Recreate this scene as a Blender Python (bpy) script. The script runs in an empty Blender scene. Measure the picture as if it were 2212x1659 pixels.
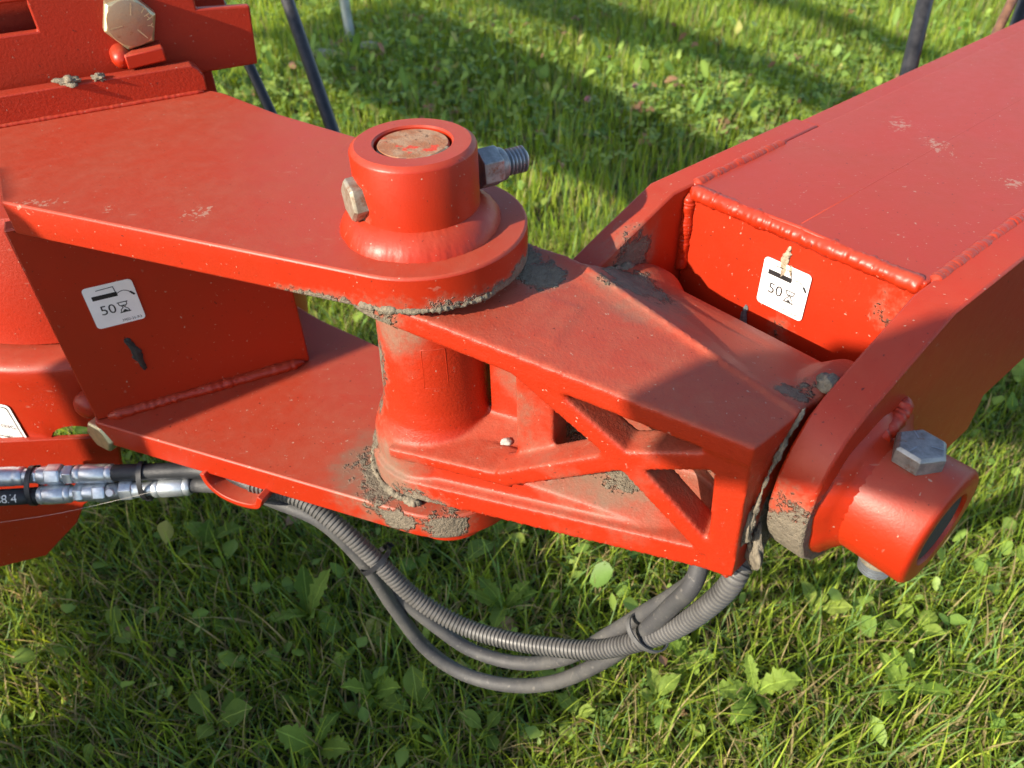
import bpy, bmesh, math, random
import numpy as np
from mathutils import Vector, Matrix, noise as mnoise
R = math.radians
S = bpy.context.scene
C = S.collection

# ---------------------------------------------------------------- camera
PITCH, ROLL = R(40.216), R(-1.533)
fwd = Vector((0, math.cos(PITCH), -math.sin(PITCH)))
rt0 = Vector((1, 0, 0)); up0 = rt0.cross(fwd)
rt = math.cos(ROLL) * rt0 + math.sin(ROLL) * up0
up = -math.sin(ROLL) * rt0 + math.cos(ROLL) * up0
cd = bpy.data.cameras.new('camera'); cam = bpy.data.objects.new('camera', cd); C.objects.link(cam)
m3 = Matrix((rt, up, -fwd)).transposed()
cam.matrix_world = Matrix.Translation((0.0718, -0.5853, 0.2463)) @ m3.to_4x4()
cd.sensor_width = 36; cd.lens = 36 * 1693.13 / 2212; cd.clip_start = .02; cd.clip_end = 500
cd.dof.use_dof = True; cd.dof.focus_distance = .66; cd.dof.aperture_fstop = 9.0
S.camera = cam

# ---------------------------------------------------------------- light
EL, LAZ = R(26), R(33.9)                       # light travels towards azimuth LAZ
DH = Vector((math.cos(LAZ), math.sin(LAZ), 0)); EH = Vector((-math.sin(LAZ), math.cos(LAZ), 0))
LDIR = DH * math.cos(EL) - Vector((0, 0, math.sin(EL)))
w = bpy.data.worlds.new('World'); S.world = w; w.use_nodes = True
nt = w.node_tree; bg = nt.nodes['Background']
sky = nt.nodes.new('ShaderNodeTexSky'); sky.sky_type = 'NISHITA'; sky.sun_disc = False
sky.sun_elevation = EL; sky.sun_rotation = math.atan2(-DH.x, -DH.y)
sky.air_density = 1.0; sky.dust_density = 1.0; sky.ozone_density = 1.0
nt.links.new(sky.outputs[0], bg.inputs[0]); bg.inputs[1].default_value = .13
sl = bpy.data.lights.new('sun', 'SUN'); sl.energy = 4.8; sl.angle = R(.53); sl.color = (1, .89, .73)
so = bpy.data.objects.new('sun', sl); C.objects.link(so)
so.rotation_euler = LDIR.to_track_quat('-Z', 'Y').to_euler(); so.location = (-4, -3, 4)
S.view_settings.view_transform = 'Standard'; S.view_settings.look = 'None'
S.view_settings.exposure = .95; S.view_settings.gamma = 1
S.render.engine = 'CYCLES'; S.cycles.max_bounces = 6; S.cycles.diffuse_bounces = 3; S.cycles.glossy_bounces = 3; S.cycles.transmission_bounces = 3; S.cycles.caustics_reflective = False; S.cycles.use_adaptive_sampling = True; S.cycles.adaptive_threshold = .025

# ---------------------------------------------------------------- node helper
class NT:
    def __init__(s, name):
        s.mat = bpy.data.materials.new(name); s.mat.use_nodes = True
        s.t = s.mat.node_tree; s.b = s.t.nodes['Principled BSDF']; s.out = s.t.nodes['Material Output']
        s._pos = None
    def n(s, typ, **kw):
        nd = s.t.nodes.new(typ)
        for k, v in kw.items(): setattr(nd, k, v)
        return nd
    def put(s, sock, v):
        if v is None: return
        if isinstance(v, bpy.types.NodeSocket): s.t.links.new(v, sock)
        elif isinstance(v, (tuple, list)) and len(v) == 3 and sock.type == 'RGBA': sock.default_value = (*v, 1)
        else: sock.default_value = v
    def pos(s):
        if s._pos is None: s._pos = s.n('ShaderNodeNewGeometry').outputs['Position']
        return s._pos
    def normal(s): return s.n('ShaderNodeNewGeometry').outputs['Normal']
    def sep(s, v):
        x = s.n('ShaderNodeSeparateXYZ'); s.put(x.inputs[0], v); return x.outputs
    def noise(s, scale, detail=4, rough=.55, off=0, stretch=None):
        x = s.n('ShaderNodeTexNoise'); x.inputs['Scale'].default_value = scale
        x.inputs['Detail'].default_value = detail; x.inputs['Roughness'].default_value = rough
        mp = s.n('ShaderNodeMapping'); s.put(mp.inputs[0], s.pos()); mp.inputs['Location'].default_value = (off, off * .7, off * .3)
        if stretch: mp.inputs['Scale'].default_value = stretch
        s.put(x.inputs['Vector'], mp.outputs[0]); return x.outputs['Fac']
    def m(s, op, a, b=None, c=None):
        x = s.n('ShaderNodeMath', operation=op)
        s.put(x.inputs[0], a); s.put(x.inputs[1], b)
        if c is not None: s.put(x.inputs[2], c)
        return x.outputs[0]
    def ramp(s, v, lo, hi, a=0., b=1.):
        x = s.n('ShaderNodeMapRange', interpolation_type='SMOOTHSTEP')
        for i, q in enumerate((v, lo, hi, a, b)): s.put(x.inputs[i], q)
        return x.outputs[0]
    def mix(s, f, a, b):
        x = s.n('ShaderNodeMix', data_type='RGBA'); s.put(x.inputs[0], f); s.put(x.inputs[6], a); s.put(x.inputs[7], b)
        return x.outputs[2]
    def ball(s, c, r, sc=(1, 1, 1)):
        """1 at the centre, 0 at distance r (ellipsoid)"""
        d = s.n('ShaderNodeVectorMath', operation='SUBTRACT'); s.put(d.inputs[0], s.pos()); d.inputs[1].default_value = c
        q = s.n('ShaderNodeVectorMath', operation='MULTIPLY'); s.put(q.inputs[0], d.outputs[0]); q.inputs[1].default_value = sc
        l = s.n('ShaderNodeVectorMath', operation='LENGTH'); s.put(l.inputs[0], q.outputs[0])
        return s.m('SUBTRACT', 1, s.m('DIVIDE', l.outputs['Value'], r))
    def bump(s, h, strength, dist, prev=None):
        x = s.n('ShaderNodeBump'); x.inputs['Strength'].default_value = strength; x.inputs['Distance'].default_value = dist
        s.put(x.inputs['Height'], h)
        if prev is not None: s.put(x.inputs['Normal'], prev)
        return x.outputs[0]
    def set(s, **kw):
        for k, v in kw.items(): s.put(s.b.inputs[k.replace('_', ' ')], v)
        return s.mat

RED = (.375, .0200, .0036)
MUDD = (.075, .064, .047); MUDL = (.26, .225, .165)
def red_paint(name, mud=(), base=RED, dust=.5, rough=.36, grain=0., splash=(), film=()):
    k = NT(name)
    n1 = k.noise(9, 4, .6, off=len(name)); n2 = k.noise(75, 3, .65, off=3.1); n3 = k.noise(420, 2, .6, off=7); n4 = k.noise(260, 2, .5, off=11)
    col = k.mix(k.ramp(n1, .35, .7), base, tuple(v * f for v, f in zip(base, (.93, 1.15, 1.3))))
    # light dust film lying on faces that look up
    nz = k.sep(k.normal())[2]
    df = k.m('MULTIPLY', k.ramp(nz, .3, .95), k.m('MULTIPLY_ADD', k.ramp(n2, .25, .8), .26, .42))
    df = k.m('MULTIPLY', df, k.m('MULTIPLY_ADD', k.ramp(n1, .25, .75), .35 * dust, .65 * dust))
    col = k.mix(df, col, (.34, .14, .085))
    # fine scratches and specks of dried splashes
    sc = k.m('MULTIPLY', k.ramp(k.noise(34, 2, .5, off=21, stretch=(1, 11, 3)), .70, .73), k.ramp(n2, .5, .6))
    col = k.mix(k.m('MULTIPLY', sc, .30), col, (.40, .22, .16))
    col = k.mix(k.m('MULTIPLY', k.ramp(n4, .715, .75), .6), col, (.42, .34, .26))
    col = k.mix(k.m('MULTIPLY', k.ramp(n4, .285, .25), .7), col, (.05, .012, .008))
    rgh = k.m('ADD', k.m('ADD', rough, k.m('MULTIPLY', n2, .12)), k.m('MULTIPLY', df, .45))
    h = k.m('MULTIPLY', n3, .25)
    if grain: h = k.m('ADD', h, k.m('MULTIPLY', k.noise(330, 3, .7, off=2), grain * 3))
    nb = k.bump(h, .35, .0012)
    def field(lst):
        f = None
        for (c, r, *sc_) in lst:
            b = k.ball(c, r, sc_[0] if sc_ else (1, 1, 1)); f = b if f is None else k.m('MAXIMUM', f, b)
        return f
    if mud or film or splash: nm = k.noise(38, 4, .62, off=1.7); nf = k.noise(160, 3, .7, off=9)
    if film:
        f = k.m('ADD', field(film), k.m('MULTIPLY', k.m('SUBTRACT', nm, .5), 1.1))
        ff_ = k.m('MULTIPLY', k.ramp(f, .0, .75), k.m('MULTIPLY_ADD', nf, .7, .45))
        col = k.mix(ff_, col, (.17, .125, .085)); rgh = k.m('MAXIMUM', rgh, k.m('MULTIPLY', ff_, .9))
    if splash:
        f = k.m('ADD', field(splash), k.m('MULTIPLY', k.m('SUBTRACT', nf, .62), 3.2))
        mk = k.m('MULTIPLY', k.ramp(f, .44, .6), .45); col = k.mix(mk, col, (.42, .34, .25)); rgh = k.m('MAXIMUM', rgh, k.m('MULTIPLY', mk, .9))
    if mud:
        nn = k.m('ADD', k.m('MULTIPLY', nm, .75), k.m('MULTIPLY', nf, .5))
        f = k.m('ADD', field(mud), k.m('MULTIPLY', k.m('SUBTRACT', nn, .64), 1.6))
        mk = k.ramp(f, .26, .42); fl = k.m('MULTIPLY', k.ramp(f, -.05, .42), .55)
        mc = k.mix(k.noise(120, 3, .7, off=4), MUDD, MUDL)
        col = k.mix(fl, col, (.24, .125, .08)); col = k.mix(k.m('MULTIPLY', mk, .95), col, mc)
        rgh = k.m('MAXIMUM', rgh, k.m('MULTIPLY', mk, .95))
        hm = k.m('MULTIPLY', mk, k.m('ADD', .5, k.noise(210, 3, .75, off=8)))
        nb = k.bump(hm, .9, .005, nb)
    return k.set(Base_Color=col, Roughness=rgh, Normal=nb, Specular_IOR_Level=.42)

def simple(name, col, rough=.5, metal=0., var=.25, nscale=60, bump=0., bscale=200, spec=None, stretch=None):
    k = NT(name)
    f = k.ramp(k.noise(nscale, 6, .62, off=len(name), stretch=stretch), .3, .7)
    c = k.mix(f, tuple(v * (1 - var) for v in col), tuple(min(1, v * (1 + var)) for v in col))
    rg = k.m('ADD', rough - .06, k.m('MULTIPLY', f, .12))
    kw = dict(Base_Color=c, Roughness=rg, Metallic=metal)
    if bump: kw['Normal'] = k.bump(k.noise(bscale, 5, .65, off=2), bump, .002)
    if spec is not None: kw['Specular_IOR_Level'] = spec
    return k.set(**kw)

# ---------------------------------------------------------------- mesh helpers
def tag(o, label=None, cat=None, group=None, kind=None):
    if label: o['label'] = label
    if cat: o['category'] = cat
    if group: o['group'] = group
    if kind: o['kind'] = kind
    return o
def thing(name, loc, label, cat, group=None):
    o = bpy.data.objects.new(name, None); C.objects.link(o); o.location = loc; o.empty_display_size = .05
    return tag(o, label, cat, group)
def origin(p):
    v = Vector((0, 0, 0))
    while p is not None: v += p.location; p = p.parent
    return v
def obj(name, bm, mat, parent=None, smooth=False, bevel=0, seg=2, loc=None, auto=None):
    """bm is in world coordinates"""
    bmesh.ops.recalc_face_normals(bm, faces=bm.faces)
    me = bpy.data.meshes.new(name)
    o = bpy.data.objects.new(name, me); C.objects.link(o)
    o.parent = parent
    if loc is not None: o.location = Vector(loc) - origin(parent)
    off = origin(o)
    bmesh.ops.translate(bm, verts=bm.verts, vec=-off)
    if smooth:
        for f in bm.faces: f.smooth = True
    bm.to_mesh(me); bm.free()
    if mat: me.materials.append(mat)
    if auto: me.set_sharp_from_angle(angle=R(auto))
    if bevel:
        b = o.modifiers.new('bevel', 'BEVEL'); b.width = bevel; b.segments = seg; b.limit_method = 'ANGLE'; b.angle_limit = R(35)
        b.harden_normals = False
        for f in me.polygons: f.use_smooth = True
        me.set_sharp_from_angle(angle=R(40))
    return o
def BM(): return bmesh.new()
def prism(bm, poly, z0, z1, fr=None):
    """poly: 2D points; fr maps (x,y,z)->world Vector; z0/z1 numbers or callables"""
    f0 = z0 if callable(z0) else (lambda x, y: z0); f1 = z1 if callable(z1) else (lambda x, y: z1)
    T = fr or (lambda x, y, z: Vector((x, y, z)))
    a = [bm.verts.new(T(x, y, f0(x, y))) for x, y in poly]; b = [bm.verts.new(T(x, y, f1(x, y))) for x, y in poly]
    bm.faces.new(a[::-1]); bm.faces.new(b)
    n = len(poly)
    for i in range(n): bm.faces.new((a[i], a[(i + 1) % n], b[(i + 1) % n], b[i]))
def hexa(bm, pts):
    """8 points: bottom 4 then top 4"""
    v = [bm.verts.new(p) for p in pts]
    for q in ((3, 2, 1, 0), (4, 5, 6, 7), (0, 1, 5, 4), (1, 2, 6, 5), (2, 3, 7, 6), (3, 0, 4, 7)): bm.faces.new([v[i] for i in q])
def axes(d):
    d = Vector(d).normalized(); a = d.orthogonal().normalized(); return d, a, d.cross(a)
def lathe(bm, p, d, prof, n=48, caps=True, phase=0):
    """prof: list of (radius, distance along d)"""
    d, a, b = axes(d); p = Vector(p); rings = []
    for r, h in prof:
        rings.append([bm.verts.new(p + d * h + (a * math.cos(phase + 2 * math.pi * i / n) + b * math.sin(phase + 2 * math.pi * i / n)) * r) for i in range(n)])
    for q, s in zip(rings, rings[1:]):
        for i in range(n): bm.faces.new((q[i], q[(i + 1) % n], s[(i + 1) % n], s[i]))
    if caps: bm.faces.new(rings[0][::-1]); bm.faces.new(rings[-1])
def catmull(pts, sub=8):
    P = [Vector(p) for p in pts]; out = []
    P = [P[0] * 2 - P[1]] + P + [P[-1] * 2 - P[-2]]
    for i in range(1, len(P) - 2):
        for k in range(sub):
            t = k / sub; a, b, c, d = P[i - 1:i + 3]
            out.append(.5 * ((2 * b) + (c - a) * t + (2 * a - 5 * b + 4 * c - d) * t * t + (3 * b - a - 3 * c + d) * t ** 3))
    out.append(P[-2]); return out
def resample(path, step):
    out = [path[0]]; acc = 0.
    for a, b in zip(path, path[1:]):
        L = (b - a).length; t = step - acc
        while t <= L:
            out.append(a.lerp(b, t / L)); t += step
        acc = L - (t - step)
    return out
def tube(bm, path, rad, n=12, caps=True):
    """rad: number or callable(i, s)"""
    path = [Vector(p) for p in path]; prev = None; rings = []; s = 0
    for i, p in enumerate(path):
        t = (path[min(i + 1, len(path) - 1)] - path[max(i - 1, 0)]).normalized()
        if prev is None: a = t.orthogonal().normalized()
        else: a = (prev - t * prev.dot(t)).normalized()
        prev = a; b = t.cross(a); s += (p - path[i - 1]).length if i else 0
        r = rad(i, s) if callable(rad) else rad
        rings.append([bm.verts.new(p + (a * math.cos(2 * math.pi * k / n) + b * math.sin(2 * math.pi * k / n)) * r) for k in range(n)])
    for q, w_ in zip(rings, rings[1:]):
        for k in range(n): bm.faces.new((q[k], q[(k + 1) % n], w_[(k + 1) % n], w_[k]))
    if caps: bm.faces.new(rings[0][::-1]); bm.faces.new(rings[-1])
def arc(cx, cy, r, a0, a1, n):
    return [(cx + r * math.cos(R(a0 + (a1 - a0) * i / n)), cy + r * math.sin(R(a0 + (a1 - a0) * i / n))) for i in range(n + 1)]
def weld(name, path, r, mat, parent, pitch=.004, amp=.16, seed=0, sub=True):
    """rippled weld bead along a path"""
    rnd = random.Random(seed)
    pts = resample(catmull(path, 10) if sub else [Vector(p) for p in path], pitch / 5)
    ph = [0]; 
    for _ in range(len(pts)): ph.append(ph[-1] + (2 * math.pi / 5) * rnd.uniform(.35, 1.65))
    am = [max(0, .9 + 1.6 * mnoise.noise(Vector((i * .09, seed * 1.7, 5)))) for i in range(len(pts))]
    j = [mnoise.noise(Vector((i * .06, seed * 3.1, 0))) for i in range(len(pts))]
    bm = BM()
    N = len(pts)
    tube(bm, pts, lambda i, s: r * (1 + amp * am[i] * max(-.6, math.sin(ph[i])) + .2 * j[i]) * min(1, .35 + min(i, N - 1 - i) * .12), 12)
    for v in bm.verts: v.co += Vector((mnoise.noise(v.co * 210), mnoise.noise(v.co * 230 + Vector((9, 0, 0))), mnoise.noise(v.co * 190 + Vector((0, 7, 0))))) * r * .16
    return obj(name, bm, mat, parent, smooth=True)
def hexhead(bm, p, d, ac, hgt, twist=0., chamfer=.0025, n=6):
    """hex head: axis d from p (seat) to p+d*hgt, across-corners ac"""
    lathe(bm, p, d, [(ac / 2, 0), (ac / 2, hgt - chamfer), (ac / 2 * .87, hgt)], 6, phase=twist)
def roundrect(w_, h_, r, n=5):
    out = []
    for cx, cy, a in ((w_ - r, h_ - r, 0), (r, h_ - r, 90), (r, r, 180), (w_ - r, r, 270)): out += arc(cx, cy, r, a, a + 90, n)
    return out
def text_bm(body, size):
    cu = bpy.data.curves.new('txt', 'FONT'); cu.body = body; cu.size = size; cu.resolution_u = 3
    o = bpy.data.objects.new('txt', cu); C.objects.link(o)
    bpy.context.view_layer.update()
    me = bpy.data.meshes.new_from_object(o.evaluated_get(bpy.context.evaluated_depsgraph_get()))
    bm = BM(); bm.from_mesh(me)
    bpy.data.objects.remove(o); bpy.data.curves.remove(cu); bpy.data.meshes.remove(me)
    return bm
def text_on(name, body, size, x, y, T, mat, parent, lift=.0003, width=None, rot=0):
    bm = text_bm(body, size)
    xs = [v.co.x for v in bm.verts]; w0 = max(xs) - min(xs); k = (width / w0) if width else 1
    for v in bm.verts:
        px, py = (v.co.x - min(xs)) * k, v.co.y * k
        px, py = px * math.cos(rot) - py * math.sin(rot), px * math.sin(rot) + py * math.cos(rot)
        v.co = T(x + px, y + py, lift)
    return obj(name, bm, mat, parent)
def lump(name, p, r, mat, parent=None, sc=(1, 1, 1), seed=0, amp=.45, loc=None, sub=3, freq=1.6):
    bm = BM(); bmesh.ops.create_icosphere(bm, subdivisions=sub, radius=1)
    for v in bm.verts:
        n_ = mnoise.fractal(v.co * freq + Vector((seed * 7.3, 0, 0)), 1, 2, 4)
        v.co = v.co * (1 + amp * n_); v.co = Vector((v.co.x * sc[0], v.co.y * sc[1], v.co.z * sc[2])) * r + Vector(p)
    return obj(name, bm, mat, parent, smooth=True, loc=loc)

# ---------------------------------------------------------------- materials
M = {}
M['red'] = red_paint('red_paint', dust=.55)
M['red_plate_top'] = red_paint('red_plate_paint', dust=.55, splash=[((-.191, .0233, -.069), .03), ((-.274, .034, -.069), .014), ((-.34, .052, -.07), .03, (.6, 2, 1))], mud=[((0.0, -.03, -.112), .105, (.95, .95, 3.2)), ((-.07, -.08, -.108), .075, (.9, 1, 4.0)), ((.07, -.03, -.104), .06, (1, 1, 3))])
M['red_plate_low'] = red_paint('red_lower_plate_paint', dust=.55, film=[((-.06, -.02, -.34), .075)], splash=[((-.09, -.03, -.34), .03)], mud=[((-.045, -.025, -.345), .066, (1, 1, 1.6)), ((.005, -.09, -.358), .036, (1, 1, 1.3)), ((-.045, -.08, -.355), .03, (1, 1, 1.4))])
M['red_dark'] = red_paint('red_beam_paint', dust=.3, rough=.42, grain=.25)
M['red_cast'] = red_paint('red_casting_paint', dust=.75, rough=.38, grain=.45, film=[((.155, -.10, -.26), .085, (1, 1, 1.3)), ((.21, -.12, -.21), .075), ((.11, -.06, -.21), .07), ((-.035, -.03, -.13), .07), ((.19, -.03, -.135), .06), ((-.04, -.04, -.32), .06)], mud=[
    ((-.03, -.03, -.115), .058, (1, 1, 1.15)), ((-.06, .0, -.2), .045, (1.6, 1, .5)), ((-.065, -.0, -.335), .05, (1, 1, 1)), ((-.02, -.07, -.342), .05, (1, 1, 1.4)),
    ((.075, .01, -.105), .038), ((.10, -.018, -.108), .03, (1, 1, 1)), ((.17, -.10, -.262), .04, (1, 1, 1.2)), ((.225, -.12, -.20), .045), ((.125, -.055, -.24), .04),
    ((.285, -.145, -.13), .025), ((.29, -.165, -.25), .06), ((.18, .0, -.135), .05)])
M['red_arm'] = red_paint('red_arm_paint', dust=.28, splash=[((.490, .220, -.0889), .035, (1, .8, 1)), ((.502, .16, -.088), .035, (1.6, .5, 1)), ((.5377, .076, -.087), .03)], film=[((.285, -.20, -.25), .07), ((.20, .02, -.14), .06)], mud=[
    ((.285, -.20, -.245), .055, (1, 1, .8)), ((.30, -.19, -.285), .05), ((.31, -.17, -.22), .03), ((.205, .015, -.155), .042, (1, 1, 1)), ((.19, .04, -.135), .034), ((.36, -.09, -.125), .035), ((.31, -.01, -.19), .02, (1, 1, .4))])
M['weld'] = red_paint('red_weld_paint', dust=.35, rough=.33)
M['mud'] = simple('dried_mud', (.185, .158, .115), .95, var=.45, nscale=90, bump=.9, bscale=420)
M['rust'] = None
k = NT('rusty_pin_end')
a_ = k.mix(k.ramp(k.noise(70, 6, .65, off=1), .35, .65), (.30, .11, .045), (.36, .22, .13))
a_ = k.mix(k.ramp(k.noise(45, 4, .6, off=6), .56, .62), a_, (.55, .05, .02))
a_ = k.mix(k.ramp(k.noise(160, 4, .6, off=9), .6, .7), a_, (.12, .06, .03))
M['rust'] = k.set(Base_Color=a_, Roughness=.8, Normal=k.bump(k.noise(260, 5, .7), .6, .0015))
M['black_gap'] = simple('black_rubber_seal', (.012, .012, .012), .7)
def zinc(name, c1, c2, rust, rough=.38):
    k = NT(name); n_ = k.noise(130, 6, .65, off=2.2)
    c = k.mix(k.ramp(n_, .3, .7), c1, c2)
    if rust: c = k.mix(k.ramp(k.noise(90, 5, .7, off=5), .62 - rust * .2, .74), c, (.23, .10, .045))
    return k.set(Base_Color=c, Metallic=.75, Roughness=k.m('ADD', rough, k.m('MULTIPLY', n_, .2)), Normal=k.bump(k.noise(300, 4, .6), .3, .0006))
M['zinc_old'] = zinc('weathered_zinc_bolt', (.36, .37, .37), (.22, .23, .235), .35, .42)
M['zinc_dirty'] = zinc('dirty_zinc_bolt', (.40, .38, .31), (.27, .22, .16), .7, .5)
M['zinc_new'] = zinc('bright_zinc_fitting', (.66, .70, .73), (.50, .54, .57), 0, .26)
M['zinc_yellow'] = zinc('yellow_zinc_bolt', (.62, .54, .33), (.50, .46, .28), .1, .3)
M['thread'] = zinc('bare_thread_steel', (.42, .46, .50), (.30, .33, .36), .1, .3)
k = NT('grey_dusty_hose_sleeve')
c = k.mix(k.ramp(k.noise(22, 4, .6, off=4), .38, .62), (.048, .048, .051), (.078, .076, .073))
c = k.mix(k.m('MULTIPLY', k.ramp(k.noise(200, 2, .6, off=8), .62, .7), .5), c, (.16, .15, .135))
M['hose'] = k.set(Base_Color=c, Roughness=.62, Normal=k.bump(k.noise(500, 3, .6), .25, .002))
M['rubber'] = simple('black_hose_rubber', (.022, .023, .026), .5, var=.3, nscale=60, bump=.25, bscale=600)
M['conduit'] = simple('grey_ribbed_plastic', (.095, .092, .088), .48, var=.25, nscale=30)
M['tie'] = simple('cable_tie_plastic', (.02, .02, .023), .42)
M['tie_grey'] = simple('dusty_cable_tie_plastic', (.10, .10, .10), .5)
M['white'] = simple('white_sticker_vinyl', (.84, .84, .83), .35, var=.04, nscale=50)
M['print'] = simple('black_sticker_ink', (.015, .015, .016), .5)
M['print_white'] = simple('white_hose_print', (.75, .75, .72), .6)
M['tar'] = simple('black_tar_residue', (.035, .033, .03), .75, var=.4, nscale=200, bump=.6)
M['tine'] = simple('black_tine_steel', (.022, .021, .022), .42, var=.5, nscale=50)
M['tine_brown'] = simple('worn_brown_tine_steel', (.17, .085, .05), .5, var=.35, nscale=60)
M['galv'] = simple('galvanised_pipe', (.42, .48, .52), .45, metal=.5, var=.25, nscale=20)
M['stone'] = simple('pale_stone', (.40, .38, .35), .9, var=.25, nscale=60, bump=.5)
M['shade_tyre'] = simple('black_tyre_rubber', (.02, .02, .02), .8, bump=.4)  # only for the added shade-casting wheel

# ---------------------------------------------------------------- arm frame
PH = Vector((.38593, -.21891, -.21556)); AX = Vector((.6355, -.7720, .0120)).normalized()
NX = Vector((.7720, .6356, -.0029)).normalized(); UX = NX.cross(AX) * -1
if UX.z < 0: UX = -UX
NX = (NX - AX * NX.dot(AX)).normalized(); UX = AX.cross(NX); UX = UX if UX.z > 0 else -UX
def G(a, n_, u): return PH + AX * a + NX * n_ + UX * u

# ---------------------------------------------------------------- ground
GZ = -.9
def ground_h(x, y): return GZ + .012 * mnoise.noise(Vector((x * 1.7, y * 1.7, 0)))
bm = BM()
gx = list(np.concatenate([np.linspace(-60, -4, 8)[:-1], np.linspace(-4, 5, 46), np.linspace(5, 60, 8)[1:]]))
gy = list(np.concatenate([np.linspace(-60, -1.5, 8)[:-1], np.linspace(-1.5, 7, 44), np.linspace(7, 60, 8)[1:]]))
gv = [[bm.verts.new((x, y, ground_h(x, y))) for x in gx] for y in gy]
for j in range(len(gy) - 1):
    for i in range(len(gx) - 1): bm.faces.new((gv[j][i], gv[j][i + 1], gv[j + 1][i + 1], gv[j + 1][i]))
k = NT('meadow_soil')
c = k.mix(k.ramp(k.noise(14, 6, .65), .35, .65), (.028, .030, .012), (.05, .062, .018))
c = k.mix(k.ramp(k.noise(120, 5, .7, off=3), .5, .7), c, (.07, .055, .03))
M['soil'] = k.set(Base_Color=c, Roughness=.95, Normal=k.bump(k.noise(60, 6, .7), .8, .02))
g = obj('ground', bm, M['soil'], smooth=True); tag(g, kind='structure')
del gv

# ================================================================ LEFT BRACKET
HZ, TH = -.069, .0322                          # upper plate top, thickness
ZL = -.3407                                    # lower plate top
RP = .0885
def tangent_front():                           # touching point of the front edge line (slope -.395)
    nx_, ny_ = -.395, -1; l = math.hypot(nx_, ny_); return (nx_ / l * RP, ny_ / l * RP)
ft = math.degrees(math.atan2(-1, -.395)) % 360  # 248.4
bt = math.degrees(math.atan2(.81, .586))        # back tangent direction
def bracket_poly(corner):
    return [corner] + arc(0, 0, RP, ft, 360 + bt, 26) + [(-.0777, .1787), (-.1709, .2461), (-.245, .312), (-.262, .322), (-.47, .232)]
br = thing('frame_bracket', (-.2, .1, ZL - TH), 'red welded bracket with two thick plates and upright boss, left of hinge', 'bracket')
bm = BM(); prism(bm, bracket_poly((-.3758, .0557)), HZ - TH, HZ)
obj('top_plate', bm, M['red_plate_top'], br, bevel=.0022)
bm = BM(); prism(bm, bracket_poly((-.3937, .0615)), ZL - TH, ZL)
obj('bottom_plate', bm, M['red_plate_low'], br, bevel=.0022)
W0, W1 = Vector((-.392, .0637, 0)), Vector((-.1719, .162, 0)); WD = (W1 - W0).normalized(); WN = Vector((WD.y, -WD.x, 0))
bm = BM(); q = [W0, W1, W1 - WN * .02, W0 - WN * .02]
prism(bm, [(v.x, v.y) for v in q], ZL + .0005, HZ - TH - .0005)
web = obj('web_plate', bm, M['red'], br, bevel=.002)
# ragged weld where the web stands on the lower plate
pth = [W0 + WD * (.012 + .0185 * i) + WN * .0015 + Vector((0, 0, ZL + .0025)) for i in range(13)]
weld('weld_bead', pth, .0068, M['weld'], br, pitch=.009, amp=.06, seed=4)
# boss on the upper plate
def boss(name, z0, z1, mat):
    bm = BM()
    zt = max(z0, z1)
    if z1 > z0: prof = [(.0500, 0), (.0500, z1 - z0 - .0042), (.0492, z1 - z0 - .0025), (.0455, z1 - z0), (.0318, z1 - z0), (.0305, z1 - z0 - .0015), (.0305, z1 - z0 - .02)]
    else: prof = [(.0500, 0), (.0500, z1 - z0 + .004), (.046, z1 - z0)]
    lathe(bm, (0, 0, z0), (0, 0, 1), prof, 72)
    return obj(name, bm, mat, br, smooth=True, auto=32)
M['red_boss'] = red_paint('red_boss_paint', dust=.5, rough=.34, mud=[((-.046, -.022, -.045), .017)])
b1 = boss('pivot_boss', HZ + .0003, 0, M['red_boss'])
boss('pivot_boss', ZL - TH - .0003, -.428, M['red_plate_low'])
# fillet weld round the boss
bm = BM()
rings = []
for r_, z_ in ((.0488, .0175), (.0530, .0158), (.0580, .0125), (.0622, .0082), (.0653, .0035), (.0667, -.001)):
    ring = []
    for i in range(144):
        t = 2 * math.pi * i / 144
        wob = 1 + .10 * mnoise.noise(Vector((math.cos(t) * 1.6, math.sin(t) * 1.6, 2))) + .05 * mnoise.noise(Vector((math.cos(t) * 6, math.sin(t) * 6, r_ * 60)))
        rip = .0004 * math.sin(t * 58 + r_ * 420 + 3 * mnoise.noise(Vector((t * 2, 0, 0)))) * (1 if .05 < r_ < .071 else 0) * (.3 + .7 * max(0, mnoise.noise(Vector((math.cos(t) * 1.5, math.sin(t) * 1.5, 3))) + .4))
        rr = (.049 + (r_ - .049) * wob) + rip
        ring.append(bm.verts.new((rr * math.cos(t), rr * math.sin(t), HZ + z_ + rip)))
    rings.append(ring)
for a, b in zip(rings, rings[1:]):
    for i in range(144): bm.faces.new((a[i], a[(i + 1) % 144], b[(i + 1) % 144], b[i]))
obj('weld_collar', bm, M['weld'], br, smooth=True)
# mounting flange upright on the upper plate
F1 = Vector((-.267, .3185, 0)); FD = Vector((.905, .4255, 0)).normalized(); FN = Vector((FD.y, -FD.x, 0))
def FL(t, off, z): return F1 + FD * t - FN * off + Vector((0, 0, z))
bm = BM()
prism(bm, [(-.75, HZ - .0), (.001, HZ), (.0015, -.052), (-.003, -.043), (-.009, -.0385), (-.75, -.0385)], 0, .02, fr=lambda x, y, z: FL(x, z, y + (.0005 if y <= HZ else 0)))
M['red_flange'] = red_paint('red_flange_paint', dust=.3, rough=.42, grain=.4)
obj('mounting_flange', bm, M['red_flange'], br, bevel=.0016)
weld('weld_bead', [FL(-.003 - .05 * i, -.0015, HZ + .001) for i in range(14)], .0026, M['weld'], br, pitch=.006, amp=.05, seed=9)
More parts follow.
